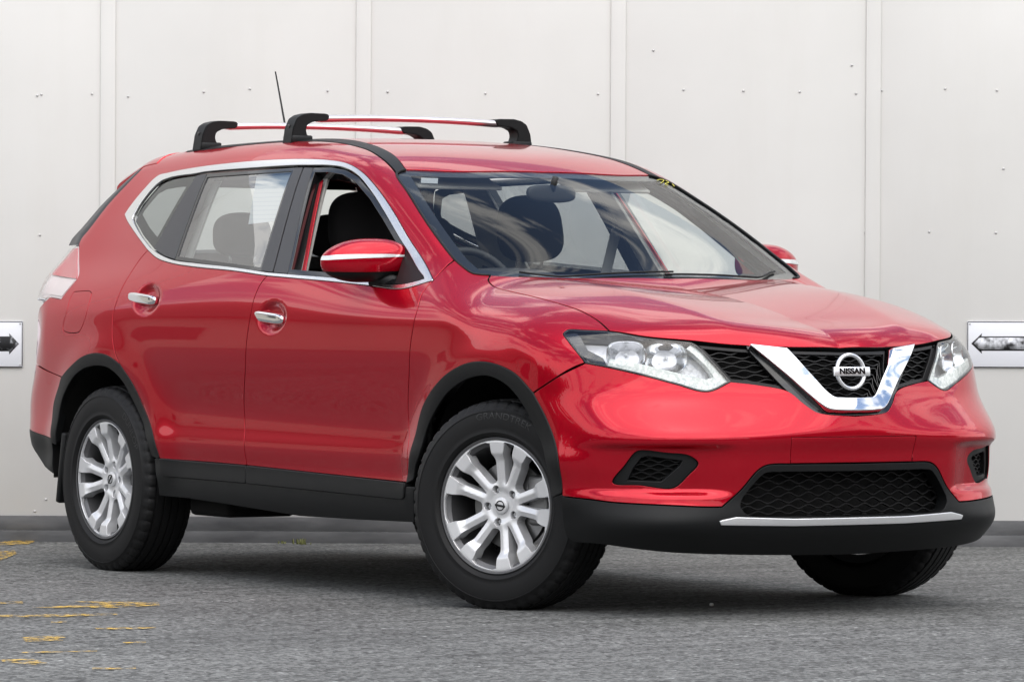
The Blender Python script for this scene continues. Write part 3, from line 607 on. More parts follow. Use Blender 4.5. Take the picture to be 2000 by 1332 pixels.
both('rear_door_glass',g1,GLSR,CAR); both('quarter_glass',g2,GLSD,CAR)
put('front_door_glass',g3.mirror(),GLS,CAR)          # the near front window is wound down
both('door_frame',panel(closed(A(*[CURVES['dframe'][i] for i in range(4)]),.012,False),SIDEV,off=-.035,sp=.02,gap=0,fl=.004),PAINT,CAR)
# inner door frames: painted opening behind the wound-down window and light pillar trims
both('pillar_trim',panel(closed('bpilf',.012,False)+A(.045,0,0),SIDEV,off=-.05,sp=.02,gap=-.004,fl=.01,back=.01),[GREYT,GREYT],CAR)
both('pillar_trim',panel(closed('cpil',.012,False),SIDEV,off=-.05,sp=.02,gap=-.035,fl=.01,back=.01),[GREYT,GREYT],CAR)
# ---- windscreen, roof
ws=loop(['apillar',A(*[CURVES['stripout'][0],CURVES['wstop'][0]]),'wstop','-~wstop',A(*[CURVES['wstop'][0]*[1,-1,1],CURVES['stripout'][0]*[1,-1,1]]),'-~apillar','-~fendrear','~cowl','-cowl','fendrear'],.016)
put('windscreen',panel(ws,WS,off=-.003,sp=.03,gap=.001,fl=0),GLW,CAR)
# ceramic band: wider at the foot
wd=WS.to(ws); wi=inset_loop(ws,WS,.045)
put('windscreen_band',ring(ws,wi,WS,off=-.005,sp=.018,gap=0,fl=.003),FRIT,CAR)
_am=crom(np.vstack([CURVES['fendrear'],CURVES['apillar'][1:],CURVES['wstop'][:1]]),.03);both('screen_moulding',tube(_am+normal(_am)*.0005,.0045,8),BLK,CAR)
rf=loop(['wstop','-~wstop'],.016);
st=crom(np.vstack([CURVES['stripin'],CURVES['stripout'][-2:]]),.016);RB=A((-3.02,-.50,1.59))
rend=A((-3.0,-.45,1.6),(-3.06,0,1.6),(-3.0,.45,1.6))
roofl=np.vstack([loop(['wstop','-~wstop'],.016),(st*[1,-1,1]),crom(rend[::-1],.02),st[::-1]])
put('roof_panel',panel(roofl,ROOFD,sp=.022,back=.03),[PAINT,GREYT],CAR)
strl=np.vstack([crom(CURVES['stripout'][:-1],.014),loop(['-stripin'],.014)])
both('roof_strip',panel(strl,BODY,off=.002,sp=.02,gap=.0005,fl=.015),BLK,CAR)
# ---- rear end
tl=np.vstack([loop(['hatch'],.02),A((-3.40,-.66,1.13)),A((-3.48,0,1.15)),A((-3.40,.66,1.13)),(loop(['hatch'],.02)*[1,-1,1])[::-1]])
put('rear_glass',panel(tl,TAILD,sp=.03,off=-.004,fl=0,gap=.002),GLS,CAR)
put('rear_glass_band',ring(tl,inset_loop(tl,TAILD,.12),TAILD,sp=.03,off=-.007,fl=.02,gap=.002),FRIT,CAR)
hat=A((-3.33,-.745,1.12),(-3.46,-.745,.98),(-3.50,-.75,.80),(-3.6,0,.78));hatl=np.vstack([hat[:3],crom(np.array([hat[2],hat[3],hat[2]*[1,-1,1]]),.03),(hat[:2]*[1,-1,1])[::-1],A((-3.48,0,1.14))])
put('tailgate',panel(hatl,TAILD,sp=.03,fl=.02),PAINT,CAR)
lampl=np.vstack([loop(['lampin','lampbot'],.012),CURVES['lampbot'][-1:],A((-3.44,-.74,1.02),(-3.47,-.70,1.14),(-3.33,-.70,1.26))])
TLD=Ortho((-.62,-.74,.2))
a=panel(lampl,TLD,sp=.014,off=.006,gap=.001,fl=.03)
redz=Arr()
for t in ('tail_lamp',):
    both('tail_lamp',a,LENS,CAR)
lo=inset_loop(lampl,TLD,.012);hi=lo[lo[:,2]>1.125];
def clip(lp,z0,z1):
    q=lp.copy();return q[(q[:,2]>=z0)&(q[:,2]<=z1)]
both('tail_lamp_red',panel(clip(lo,1.125,2),TLD,sp=.014,off=-.002,gap=0,fl=.01),REDL,CAR)
both('tail_lamp_clear',panel(clip(lo,0,1.120),TLD,sp=.014,off=-.002,gap=0,fl=.01),WHTL,CAR)
both('tail_lamp_housing',panel(lampl,TLD,sp=.02,off=-.006,gap=.001,fl=.02),WHTL,CAR)
# side edge of the tailgate glass, wrapping round the rear corner
_h=crom(CURVES['hatch'][1:],.03);_k=np.linspace(.25,1,len(_h))[:,None]
_q=_h+A(-.125,.022,.0)*_k;_r=_q+A(-.02,.10,.0);_a=Arr();_n=len(_h)
_a.add(np.vstack([_h+A(.03,.02,0),_h,_q,_r]),[(r_*_n+i,r_*_n+i+1,(r_+1)*_n+i+1,(r_+1)*_n+i)[::-1] for r_ in range(3) for i in range(_n-1)])
both('tailgate_glass_edge',_a,TRIMB,CAR)
# spoiler
sp_=[]
def spoiler():
    n=28;v=[];f=[];ys=.575*np.sin(np.linspace(-math.pi/2,math.pi/2,n+1));xs=np.array([-2.86,-2.92,-2.97])
    X,Y=np.meshgrid(xs,ys);O=np.stack([X.ravel(),Y.ravel(),0*X.ravel()+2.2],1);D=np.tile([0,0,-1.],(len(O),1));Z=cast(O,D,0,1.4,60)[:,2].reshape(n+1,3)
    for i,y in enumerate(ys):
        q=(abs(y)/.575)**3;z0,z1,z2=Z[i];L=.25-.03*q;sl=.17+.16*q
        ze=z2-L*sl;xe=-2.97-L
        sec=[(-2.86,z0-.004),(-2.865,z0+.003),(-2.92,z1+.004),(-2.97,z2+.004),(-2.97-L*.5,z2-L*sl*.42),(xe+.02,ze+.012),(xe,ze),(xe-.005,ze-.016),(xe+.004,ze-.032),(xe+.05,ze-.045),(-2.97,z2-.075),(-2.90,z1-.06)]
        v+=[(p[0],y,p[1]) for p in sec]
    m=len(sec)
    for i in range(n):
        for k in range(m-1):f.append((i*m+k,i*m+k+1,(i+1)*m+k+1,(i+1)*m+k))
    f.append(tuple(range(m)));f.append(tuple(n*m+k for k in range(m))[::-1])
    bm=bmesh.new();vs=[bm.verts.new(q) for q in v]
    for q in f:bm.faces.new([vs[i] for i in q])
    bmesh.ops.recalc_face_normals(bm,faces=bm.faces);return from_bm(bm)
put('roof_spoiler',spoiler(),PAINT,CAR,auto=40)
rb=np.vstack([loop(['archr_b','-rbumplow'],.016),CURVES['rbumplow'][:1],crom(A((-3.50,-.80,.55),(-3.60,-.6,.52),(-3.69,0,.5),(-3.60,.6,.52),(-3.50,.80,.55)),.03),(loop(['-rbumplow'],.016)*[1,-1,1])[::-1],(loop(['archr_b'],.016)*[1,-1,1])[::-1],(loop(['bumpseam'],.016)*[1,-1,1])[::-1],crom(A((-3.46,.78,.80),(-3.56,.5,.78),(-3.63,0,.76),(-3.56,-.5,.78),(-3.46,-.78,.80)),.03),loop(['bumpseam'],.016)])
put('rear_bumper',panel(rb,REAR,sp=.02,back=.02),[PAINT,DARK],CAR)
both('rear_valance',panel(closed('rvalc',.012,False),Ortho((-.35,-.92,.1)),sp=.015,off=.001,gap=.0005,fl=.05),BLK,CAR)
put('rear_undertray',rbox((.12,1.30,.22),(-3.53,0,.42),.04),BLK,CAR)
# ---- front details
hll=loop(['hlleft','hltop','hlin','-hlbot'],.008)
HL=both('headlight',panel(hll,LAMP,sp=.014,off=-.001,gap=.001,fl=0),LENS,CAR)
def bowls(P):
    d=np.zeros(len(P))
    for c,r,dep in (((.615,-.60,.855),.075,.045),((.70,-.505,.835),.070,.05)):
        q=np.linalg.norm((P-A(*c))*[1,1,1],axis=1);d-=dep*np.exp(-(q/r)**4)
    return d
both('lamp_housing',panel(hll,LAMP,sp=.008,off=-.06,gap=.003,fl=0),REFV,HL[0],HL[1])
for p_,r_ in ((CURVES['bowls'][0],.054),(CURVES['bowls'][1],.060)):
    ax_=Vector((.80,-.58,.10)).normalized();Q=ax_.to_track_quat('-Y','Z').to_matrix().to_4x4()
    bw=lathe([(.004,.055),(.012,.048),(.028,.034),(.044,.016),(r_*.92,.0),(r_,-.004),(r_*1.03,-.001)],48)
    _t=np.arctan2(bw.v[:,2],bw.v[:,0]);bw.v[:,[0,2]]*=((np.abs(np.cos(_t))**3.2+np.abs(np.sin(_t))**3.2)**(-1/3.2))[:,None]*.93
    bw=bw.moved(Matrix.Translation(p_-np.array(ax_)*.035)@Q@Matrix.Diagonal((1.25,1,.86,1)))
    bb=cushion((.013,.050,.013),(0,.030,0),p=(2,2,2)).moved(Matrix.Translation(p_-np.array(ax_)*.035)@Q)
    RF=both('reflector',bw,REFL,HL[0],HL[1],auto=60);both('bulb',bb,BULB,HL[0],HL[1])
both('lamp_gasket',ring(hll,inset_loop(hll,LAMP,.005),LAMP,off=-.0005,sp=.008,gap=.0005,fl=.05),BLKG,HL[0],HL[1])
both('light_guide',panel(closed('drl',.008,False),LAMP,sp=.01,off=-.010,gap=0,fl=.03,rnd=.003),DRL,HL[0],HL[1])
both('lamp_corner',panel(closed('hlblack',.008,False),LAMP,sp=.01,off=-.008,gap=0,fl=.03),BLKG,HL[0],HL[1])
# grille
gl=loop(['gtop','-~gtop','~hlin','~bgrille','-bgrille','-hlin'],.012)
put('grille_backing',panel(gl,GRD,sp=.03,off=-.05,gap=0,fl=0),DARK,CAR)
put('grille_frame',ring(gl,inset_loop(gl,GRD,.012),GRD,sp=.012,off=-.014,gap=.001,fl=.04),GRIL,CAR)
def mesh_bars(lp,dom,off,rowh,wave,amp,th=.004,dep=.012,mat_=None,clip_=None):
    """rows of alternating waves: an elongated honeycomb, clipped to the opening"""
    o=dom.to(lp)
    if area(o)<0:o=o[::-1]
    lo,hi=o.min(0),o.max(0);a=Arr();ax=0
    c1=dom.lift(((lo+hi)/2)[None]+[[.05,0]])[0]-dom.lift(((lo+hi)/2)[None])[0]
    # which domain axis runs across the car
    across=0 if abs(c1[2])<.025 else 1
    A0,A1=(0,1) if across==0 else (1,0)
    y=lo[A1];r=0
    while y<hi[A1]+rowh:
        s=np.arange(lo[A0],hi[A0],.007);ph=s*2*math.pi/wave+(math.pi if r%2 else 0)
        t=y+amp*np.cos(ph)
        uv=np.zeros((len(s),2));uv[:,A0]=s;uv[:,A1]=t
        ins=inside(o,uv);k=0
        while k<len(s):
            if not ins[k]:k+=1;continue
            e=k
            while e<len(s) and ins[e]:e+=1
            if e-k>2:
                q=uv[k:e];P=dom.lift(q)
                if not np.isnan(P).any():
                    n=normal(P);up=A(0,0,1);P=P+n*off
                    ut=up-n*(n@up)[:,None];ut/=np.linalg.norm(ut,axis=1,keepdims=True)
                    m=len(P);V=np.vstack([P+ut*th/2,P-ut*th/2,P+ut*th*.7-n*dep,P-ut*th*.7-n*dep]);f=[]
                    for i in range(m-1):
                        f+=[(i,i+1,m+i+1,m+i),(2*m+i,2*m+i+1,i+1,i),(m+i,m+i+1,3*m+i+1,3*m+i)]
                    a.add(V,f)
            k=e
        y+=rowh;r+=1
    return a
put('grille_mesh',mesh_bars(gl,GRD,-.022,.0165,.072,.0042,.003),GRIL,CAR,smooth=False)
lgl=lgi
put('lower_grille_mesh',mesh_bars(lgl,GRD,-.035,.0190,.078,.0058,.003),GRIL,CAR,smooth=False)
put('lower_grille_backing',panel(lgl,GRD,sp=.03,off=-.07,gap=-.01,fl=0),DARK,CAR)
# V-shaped chrome bar
vl=np.vstack([loop(['vout','-~vout'],.008),(loop(['~vin'],.008))])
vl=np.vstack([crom(CURVES['vout'],.008)[:-1],(crom(CURVES['vout'],.008)*[1,-1,1])[::-1][:-1],A(*[CURVES['vout'][0]*[1,-1,1]]),(crom(CURVES['vin'],.008)*[1,-1,1])[:-1],crom(CURVES['vin'],.008)[::-1]])
VB=panel(vl,GRD,sp=.008,off=.024,gap=.004,fl=.045,rnd=.004,flare=.012)
put('chrome_chevron',VB,CHROME,CAR)
vs=np.vstack([crom(CURVES['vside'],.01)[:-1],(crom(CURVES['vside'],.01)*[1,-1,1])[::-1][:-1],A(*[CURVES['vside'][0]*[1,-1,1]]),(crom(CURVES['vin'],.01)*[1,-1,1])[:-1],crom(CURVES['vin'],.01)[::-1]])
put('chevron_surround_shade',panel(vs,GRD,sp=.012,off=-.004,gap=0,fl=.03,rnd=.003),BLKG,CAR)  # black foot edge; along the arms black stands for dark chrome reflections
# emblem
EM=A(.885,0,.815)
def emblem(s,deep=.006):
    a=Arr();n=64
    prof=[(.0635,0),(.0625,.005),(.057,.008),(.0515,.005),(.050,0)];v=[];f=[];m=len(prof)
    for k in range(n):
        q=2*math.pi*k/n
        for r,h in prof:v.append((h*s,r*math.cos(q)*s,r*math.sin(q)*s))
    for k in range(n):
        for j in range(m-1):
            i0=k*m+j;i1=((k+1)%n)*m+j;f.append((i0,i1,i1+1,i0+1))
    a.add(v,f);return a
bar=rbox((.010*1,.150,.031),(.007,0,0),.002)
e=put('emblem',emblem(1).join(bar),EMB,CAR,auto=35);e.location=EM;e.rotation_euler=(0,math.radians(-8),0)
def text(name,body,size,ext,mat_,parent,M,sx=1,bold=0):
    c=bpy.data.curves.new(name,'FONT');c.body=body;c.size=size;c.extrude=ext;c.align_x='CENTER';c.align_y='CENTER';c.offset=bold
    o=bpy.data.objects.new(name,c);COL.objects.link(o);bpy.context.view_layer.update()
    me=bpy.data.meshes.new_from_object(o);bpy.data.objects.remove(o);bpy.data.curves.remove(c)
    me.transform(Matrix.Diagonal((sx,1,1,1)));me.transform(M);return link(name,me,mat_,parent)
TM=Matrix(((0,0,1,.0125),(1,0,0,0),(0,1,0,0),(0,0,0,1)))
text('lettering','NISSAN',.0265,.0006,BLKG,e,TM,1.20,.0012)
# fog lamp blanks
fin=closed('fogin',.008,False)
both('fog_bezel',ring(fog,fin,BUMP,sp=.01,off=-.012,gap=0,fl=.025,rnd=.003),BLK,CAR)
both('fog_backing',panel(fin,BUMP,sp=.02,off=-.045,gap=-.012,fl=0),DARK,CAR)
both('fog_mesh',mesh_bars(fin,Ortho((.75,-.66,0)),-.026,.0140,.06,.0042,.003),GRIL,CAR,smooth=False)
# ---- handles, mirrors
hd=CURVES['handles']
for (p,prt) in ((hd[0],FD),(hd[1],RD)):
    n=normal(p[None])[0];c=p+n*.010
    bar=cushion((.235,.028,.040),(0,0,0),p=(7,3,4)).moved(Matrix.Translation(c)@Matrix.Rotation(math.radians(-3),4,'Z')@Matrix.Rotation(math.radians(4),4,'Y'))
    both('door_handle',bar,CHROME,prt[0],prt[1])
def mirror_parts():
    c=A(-.80,-.878,1.187);n=28;v=[];f=[];nu=56
    sg=lambda q,e:math.copysign(abs(q)**(2/e),q)
    for j in range(n+1):
        ph=-math.pi/2+math.pi*j/n
        for i in range(nu):
            th=2*math.pi*i/nu;z=sg(math.sin(ph),2.5);r=sg(math.cos(ph),2.5) if abs(math.cos(ph))>1e-6 else 0
            x=r*sg(math.cos(th),2.4);y=r*sg(math.sin(th),2.8)
            # outer end (y=-1) lower and tapering, rear side cut flat
            hz=.078-.012*max(-y,0)**2; 
            X=.085*x*(1-.25*max(-y,0)**2) if x>0 else .045*x
            v.append((c[0]+X+.03*y,c[1]+.158*y,c[2]+hz*z-.012*max(-y,0)**2*z*(z>0)+.006*y))
    for j in range(n):
        for i in range(nu):f.append((j*nu+i,j*nu+(i+1)%nu,(j+1)*nu+(i+1)%nu,(j+1)*nu+i))
    v=np.array(v);cz=np.array([v[list(q)].mean(0) for q in f]);up=cz[:,2]>c[2]-.038+.02*(cz[:,1]-c[1])
    cap=Arr().add(v,[q for q,k in zip(f,up) if k]);base=Arr().add(c+(v-c)*[.985,.985,.99],[q for q,k in zip(f,up) if not k])
    def srf(ph,th):
        sn,cs=math.sin(ph),math.cos(ph);z=sg(sn,2.5);r=sg(cs,2.5);x=r*sg(math.cos(th),2.4);y=r*sg(math.sin(th),2.8);k=max(-y,0)**2
        return (c[0]+(.085*x*(1-.25*k) if x>0 else .045*x)*1.02+.03*y+.001,c[1]+.159*y,c[2]+(.078-.012*k)*z-.012*k*z*(z>0)+.006*y)
    rows=np.array([q[0]//nu for q in f]);yy=cz[:,1]-c[1]
    st=(rows>=n//2)&(rows<n//2+np.where(yy<-.02,3,np.where(yy<.04,2,1)))&(cz[:,0]-c[0]>-.03+.03*0)&(yy<.09)
    strip=Arr();vv=[];ff=[]
    ths=np.radians(np.linspace(-96,38,40))
    for i,th in enumerate(ths):
        k=i/39;p0=.06+.02*k;p1=p0+.24*(1-.75*max(k-.35,0)/.65)
        for ph in np.linspace(p0,p1,4):vv.append(srf(ph,th))
    for i in range(39):
        for j in range(3):ff.append((4*i+j,4*i+4+j,4*i+5+j,4*i+1+j))
    strip.add(vv,ff)
    gl=Arr();
    mount=tube([c+A(.0,.03,-.062),c+A(.04,.06,-.068),c+A(.10,.075,-.075)],[.03,.028,.02],14)
    return cap,base,strip,mount
cap,base,strip,mount=mirror_parts()
MR=both('wing_mirror',cap,PAINT,CAR)
both('mirror_base',base.join(mount),BLK,MR[0],MR[1]);both('mirror_indicator',strip,INDM,MR[0],MR[1])
mg=cushion((.010,.20,.095),(-.842,-.868,1.182),Matrix.Rotation(math.radians(-10),3,'Z'),p=(4,4,4));both('mirror_glass',mg,CHROME,MR[0],MR[1])
# ---- roof bars and aerial
for i,(bx,zz) in enumerate(((-1.913,1.742),(-2.605,1.733))):
    R=empty('roof_bar',(bx,0,0),CAR)
    ys=np.linspace(-.44,.44,25);pts=np.stack([0*ys,ys,zz-.012*(ys/.47)**2],1)
    t=tube(pts,1.0,16);P=t.v.reshape(25,16,3);ctr=pts[:,None]
    P=ctr+(P-ctr)*[.030,1,.0125];t.v=P.reshape(-1,3);put('crossbar',t,BARRED,R,auto=50)
    for s in (-1,1):
        zr=float(top(np.array(bx),np.array(.49)))
        zb=zr-.012
        prof=[(-.055,0),(.030,0),(.028,.022),(.018,.03),(.012,.048),(.018,.066),(.045,.078),(.105,.082),(.115,.092),(.113,.103),(.10,.107),(.03,.108),(-.005,.101),(-.028,.088),(-.045,.055),(-.05,.025)]
        k=(zz-zb)/.098
        prof=[(a_,b_*k) for a_,b_ in prof]
        Mx=Matrix(((0,0,1,-.033),(-s,0,0,s*.49),(0,1,0,zb),(0,0,0,1)))
        ft=prism(prof,.066,Mx,.003);o=put('rack_foot',ft,BLK,R,auto=35)
        put('rack_pad',rbox((.076,.090,.032),(0,s*.495,zb+.016),.007),BLK,R);lk=rbox((.012,.006,.014),(0.0,s*(.49+.043),zb+.06*k),.002);put('rack_lock',lk,BLKG,R)
aer=tube([(-2.83,0,1.66),(-2.835,0,1.70),(-2.93,0,1.962)],[.006,.0045,.003],8);put('aerial',aer,BLK,CAR)
# ---- wheels
def wheel_face():
    def pair(M,pts):
        c,s=math.cos(math.radians(M)),math.sin(math.radians(M));return [(r*c-l*s,r*s+l*c) for r,l in pts]
    hw=np.interp;W=lambda r:float(np.interp(r,[.06,.085,.10,.145,.160,.186,.214],[.0165,.0150,.0146,.0152,.0170,.0245,.0285]))
    cc=lambda r:.0150+(r-.06)*.232
    Lr=[0,72,144,216,288]
    outer=[(.2235*math.cos(t),.2235*math.sin(t)) for t in np.linspace(0,2*math.pi,160,endpoint=False)]
    holes=[]
    for L in Lr:
        M=L+36
        rs=np.linspace(.074,.209,22)
        lft=[(r,cc(r)-W(r)) for r in rs];h=[(.069,.0)]+[(r,-l) for r,l in lft]+[(.2125,-.020),(.2138,0),(.2125,.020)]+lft[::-1]
        holes.append(pair(M,h))
        big=[]
        for r in np.linspace(.086,.208,19):
            big.append((r,36-math.degrees(math.asin((cc(r)+W(r))/r))))
        pts=[(r*math.cos(math.radians(L-a)),r*math.sin(math.radians(L-a))) for r,a in big]
        pts+=[(.2138*math.cos(math.radians(L+q)),.2138*math.sin(math.radians(L+q))) for q in (-9,-5,0,5,9)]
        pts+=[(r*math.cos(math.radians(L+a)),r*math.sin(math.radians(L+a))) for r,a in big[::-1]]
        pts+=[(.0785*math.cos(math.radians(L+q)),.0785*math.sin(math.radians(L+q))) for q in (5,0,-5)]
        holes.append(pts)
        holes.append([(.057*math.cos(math.radians(L))+.0145*math.cos(q),.057*math.sin(math.radians(L))+.0145*math.sin(q)) for q in np.linspace(0,2*math.pi,20,endpoint=False)])
    ls=[]
    for k,p in enumerate([outer]+holes):
        p=np.array(p);p=p if area(p)>0 else p[::-1]
        q=np.vstack([crom(np.array([p[i],p[(i+1)%len(p)]]),.006)[:-1] for i in range(len(p))]);ls.append(dedupe(q,.0012))
    V,T,B=triangulate(ls,.0048)
    def depth(P):
        r=np.hypot(P[:,0],P[:,1]);an=np.degrees(np.arctan2(P[:,1],P[:,0]))
        m=((an-36+36)%72)-36                      # angle from the pair axis
        lat=np.abs(r*np.sin(np.radians(m)));d=np.abs(lat-np.array([cc(x) for x in r]));w=np.array([W(x) for x in r])
        face=np.interp(r,[0,.045,.06,.150,.174,.205,.2145,.2235],[.064,.064,.070,.083,.0955,.0975,.0975,.093])
        ch=.0065*np.clip(d/w,0,1.2)*step(.055,.09,r)*(1-step(.150,.176,r))
        facet=0*r
        return -(face-ch-facet*.9)
    P=np.stack([V[:,0],depth(V),V[:,1]],1);a=Arr()
    fn=np.cross(P[T[0,1]]-P[T[0,0]],P[T[0,2]]-P[T[0,0]])
    if fn[1]>0:T=T[:,::-1]
    a.add(P,T.tolist())
    for li,b in enumerate(B):
        b=np.array(b);Q=P[b];k=len(b);t=np.roll(Q,-1,0)-np.roll(Q,1,0);t/=np.linalg.norm(t,axis=1,keepdims=True)
        s=np.stack([-t[:,2],0*t[:,0],t[:,0]],1)
        ctr=Q.mean(0);sg=1 if li>0 else -1
        if ((ctr-Q)*s).sum()*1<0:s=-s   # towards the hole centre
        if li==0:continue
        dp=.045 if (li-1)%3!=2 else .03
        r1=Q+s*.0012+A(0,.0016,0);r2=Q+s*.0022+A(0,dp,0)
        vs=np.vstack([Q,r1,r2]);fs=[]
        for q in range(2):
            for i in range(k):
                j=(i+1)%k;fs.append((q*k+i,q*k+j,(q+1)*k+j,(q+1)*k+i))
        g=np.cross(vs[fs[k][1]]-vs[fs[k][0]],vs[fs[k][2]]-vs[fs[k][0]])
        if g@s[0]<0:fs=[x[::-1] for x in fs]
        a.add(vs,fs)
    return a
WF=wheel_face()
def tyre(n=240):
    half=[(.2315,.090),(.2345,.0985),(.2385,.1045),(.246,.1090),(.2475,.1108),(.2505,.1112),(.252,.1102),(.266,.1125),(.288,.1135),(.308,.1125),(.3195,.1103),(.3205,.1120),(.3235,.1114),(.3245,.1090),(.333,.1055)]
    tread=[(.3375,.1025),(.343,.100),(.349,.096),(.3535,.090),(.3565,.082),(.3585,.072),(.352,.0705),(.352,.0625),(.3595,.061),(.361,.036),(.354,.0345),(.354,.0265),(.3612,.025),(.3617,.004),(.355,.003)]
    prof=[(r,-y) for r,y in half+tread]+[(r,y) for r,y in (half+tread)[::-1]]
    m=len(prof);v=[];f=[];h=len(half)
    for k in range(n):
        q=2*math.pi*k/n
        for j,(r,y) in enumerate(prof):
            jj=j if j<m/2 else m-1-j
            ph=k%5
            if h+1<=jj<=h+5 and ph in(0,):r-=.0055
            if h<=jj<=h+1 and ph in(0,1):r-=.003
            v.append((r*math.cos(q),y,r*math.sin(q)))
    for k in range(n):
        for j in range(m-1):a_=k*m+j;b_=((k+1)%n)*m+j;f.append((a_,a_+1,b_+1,b_))
    return Arr().add(v,f)
TY=tyre()
BAR=lathe([(.2235,-.100),(.2300,-.1015),(.2330,-.0985),(.2325,-.0945),(.2225,-.0925),(.205,-.075),(.200,.03),(.205,.085),(.222,.094),(.233,.1)],128)
LIP=lathe([(.2165,-.0905),(.2195,-.097),(.2235,-.1005)],128)
DISC=lathe([(.0,-.03),(.065,-.03),(.07,-.012),(.150,-.012),(.151,.008),(.07,.008),(.0,.0)],64)
CAP=lathe([(.0,-.0745),(.024,-.0745),(.027,-.073),(.029,-.066)],40)
RS=Matrix.Diagonal((1.025,1,1.025,1));WFS=WF.moved(RS);BARS=BAR
def wheel(x,side,steer,spin,tilt=0.):
    W=empty('wheel',(0,0,0),CAR)
    off=.0675*side;yc=.72*side
    M=Matrix.Translation((x,yc,.352))@Matrix.Rotation(steer,4,'Z')@Matrix.Translation((0,off,0))
    Rm=Matrix.Rotation(-spin,4,'Y');S=Matrix.Diagonal((1,1 if side<0 else -1,1,1))
    def P(name,a,m,rot=True,auto=None):
        b=a.moved(Rm) if rot else a
        if side>0:b=b.mirror()
        b=b.moved(M)
        if name=='tyre':
            k=b.v[:,2]<.002;b.v[k,2]=.002
        return put(name,b,m,W,auto=auto)
    P('tyre',TY,RUB,auto=50);P('rim',WFS,ALLOY,auto=32);P('rim_barrel',BARS,ALLOYD,False,auto=40);P('brake_disc',DISC,STEEL,False,auto=40)
    P('brake_caliper',rbox((.09,.07,.17),(.125,.0,.02),.015),STEEL,False)
    hc=P('hub_cap',CAP,ALLOY,auto=40)
    ring_=tube([(.016*math.cos(q),-.0750,.016*math.sin(q)) for q in np.linspace(0,2*math.pi,28,endpoint=False)],.0022,6,True)
    P('cap_emblem',ring_.join(rbox((.042,.003,.008),(0,-.0755,0),.001)).moved(Matrix.Rotation(tilt,4,'Y')),BLKG,False)
    for L in (0,72,144,216,288):
        c,s=math.cos(math.radians(L)),math.sin(math.radians(L))
        nut=lathe([(0,-.056),(.006,-.056),(.0095,-.053),(.0105,-.03)],6);nut=nut.moved(Matrix.Translation((.057*c,0,.057*s)))
        P('wheel_nut',nut,CHROME,auto=30)
ST=math.radians(21.3)
wheel(0,-1,ST,math.radians(112),math.radians(8));wheel(0,1,ST,math.radians(20));wheel(-2.705,-1,0,math.radians(72),math.radians(-50));wheel(-2.705,1,0,.3)
# ---- wheel-arch liners, underbody
def liner(cx,r,y0,y1):
    a=Arr();n=40;v=[];f=[]
    for i in range(n+1):
        q=math.radians(-2)+math.radians(184)*i/n
        for y in (y0,y1):v.append((cx+r*math.cos(q),y,.36+r*math.sin(q)))
    for i in range(n):f.append((2*i,2*i+1,2*i+3,2*i+2))
    v.append((cx,y1,.36));k=len(v)-1
    for i in range(n):f.append((2*i+1,k,2*i+3))
    return a.add(v,f)
both('arch_liner',liner(.03,.470,-.835,-.42),DARK,CAR);both('arch_liner',liner(-2.70,.45,-.875,-.45),DARK,CAR)
both('mud_flap',rbox((.03,.17,.28),(-3.08,-.80,.385),.008,rot=Matrix.Rotation(math.radians(10),3,'Y')),BLK,CAR)
ub=rbox((3.5,1.10,.10),(-1.3,0,.36),.03).join(rbox((1.5,1.62,.10),(-1.35,0,.37),.02)).join(rbox((.75,.9,.05),(.35,0,.245),.02)).join(rbox((.5,1.2,.2),(-3.2,0,.40),.04)).join(rbox((.35,.25,.10),(-2.05,-.62,.315),.03)).join(rbox((1.0,.08,.06),(-1.6,-.35,.295),.02)).join(rbox((.30,.30,.11),(-2.10,-.62,.285),.02)).join(rbox((.5,.2,.07),(-1.75,-.62,.305),.02)).join(rbox((.10,1.4,.08),(-2.7,0,.33),.02))
put('underbody',ub,DARK,CAR)
both('suspension_arm',tube([(-2.25,-.55,.31),(-2.6,-.66,.25),(-2.72,-.66,.27)],.03,10),DARK,CAR)
# ---- interior
def seat(x,y,w,rear=False):
    S=empty('front_seat' if not rear else 'rear_seat',(0,0,0),CAR)
    rk=Matrix.Rotation(math.radians(-20),3,'Y')
    put('seat_base',cushion((.52,w,.20),(x+.10,y,.72),p=(4,4,3)),CLOTH,S)
    put('backrest',cushion((.17,w,.60),(x-.25,y,.83),Matrix.Rotation(math.radians(-17),3,'Y'),p=(3,4,4),taper=.18),CLOTH,S)
    return S
def headrest(S,x,y,z,w=.29,h=.24):
    put('head_rest',cushion((.115,w,h),(x,y,z),Matrix.Rotation(math.radians(-8),3,'Y'),p=(2.6,3.2,3.0),taper=.12),CLOTH,S)
    put('headrest_post',tube([(x,y-.055,z-.20),(x,y-.055,z)],.006,8).join(tube([(x,y+.055,z-.20),(x,y+.055,z)],.006,8)),CHROME,S)
for y in (-.375,.375):
    S=seat(-1.30,y,.50);headrest(S,-1.64,y,1.325,.30,.255)
S=seat(-2.15,0,1.30,True)
for y in (-.42,0,.42):headrest(S,-2.46,y,1.30,.26,.17)
put('dashboard',cushion((.55,1.42,.30),(-.52,0,.98),p=(4,6,2.6)),DASH,CAR)
put('dash_hood',cushion((.25,.40,.10),(-.66,-.37,1.115),p=(3,3,2.5)),DASH,CAR)
SW=empty('steering_wheel',(0,0,0),CAR);RW=Matrix.Translation((-.86,-.37,1.06))@Matrix.Rotation(math.radians(65),4,'Y')
put('wheel_rim',tube([(.185*math.cos(q),.185*math.sin(q),0) for q in np.linspace(0,2*math.pi,48,endpoint=False)],.015,10,True).moved(RW),DASH,SW)
put('wheel_hub',cushion((.13,.16,.05),(0,0,0)).join(rbox((.03,.36,.02),(0,0,0),.006)).moved(RW),DASH,SW)
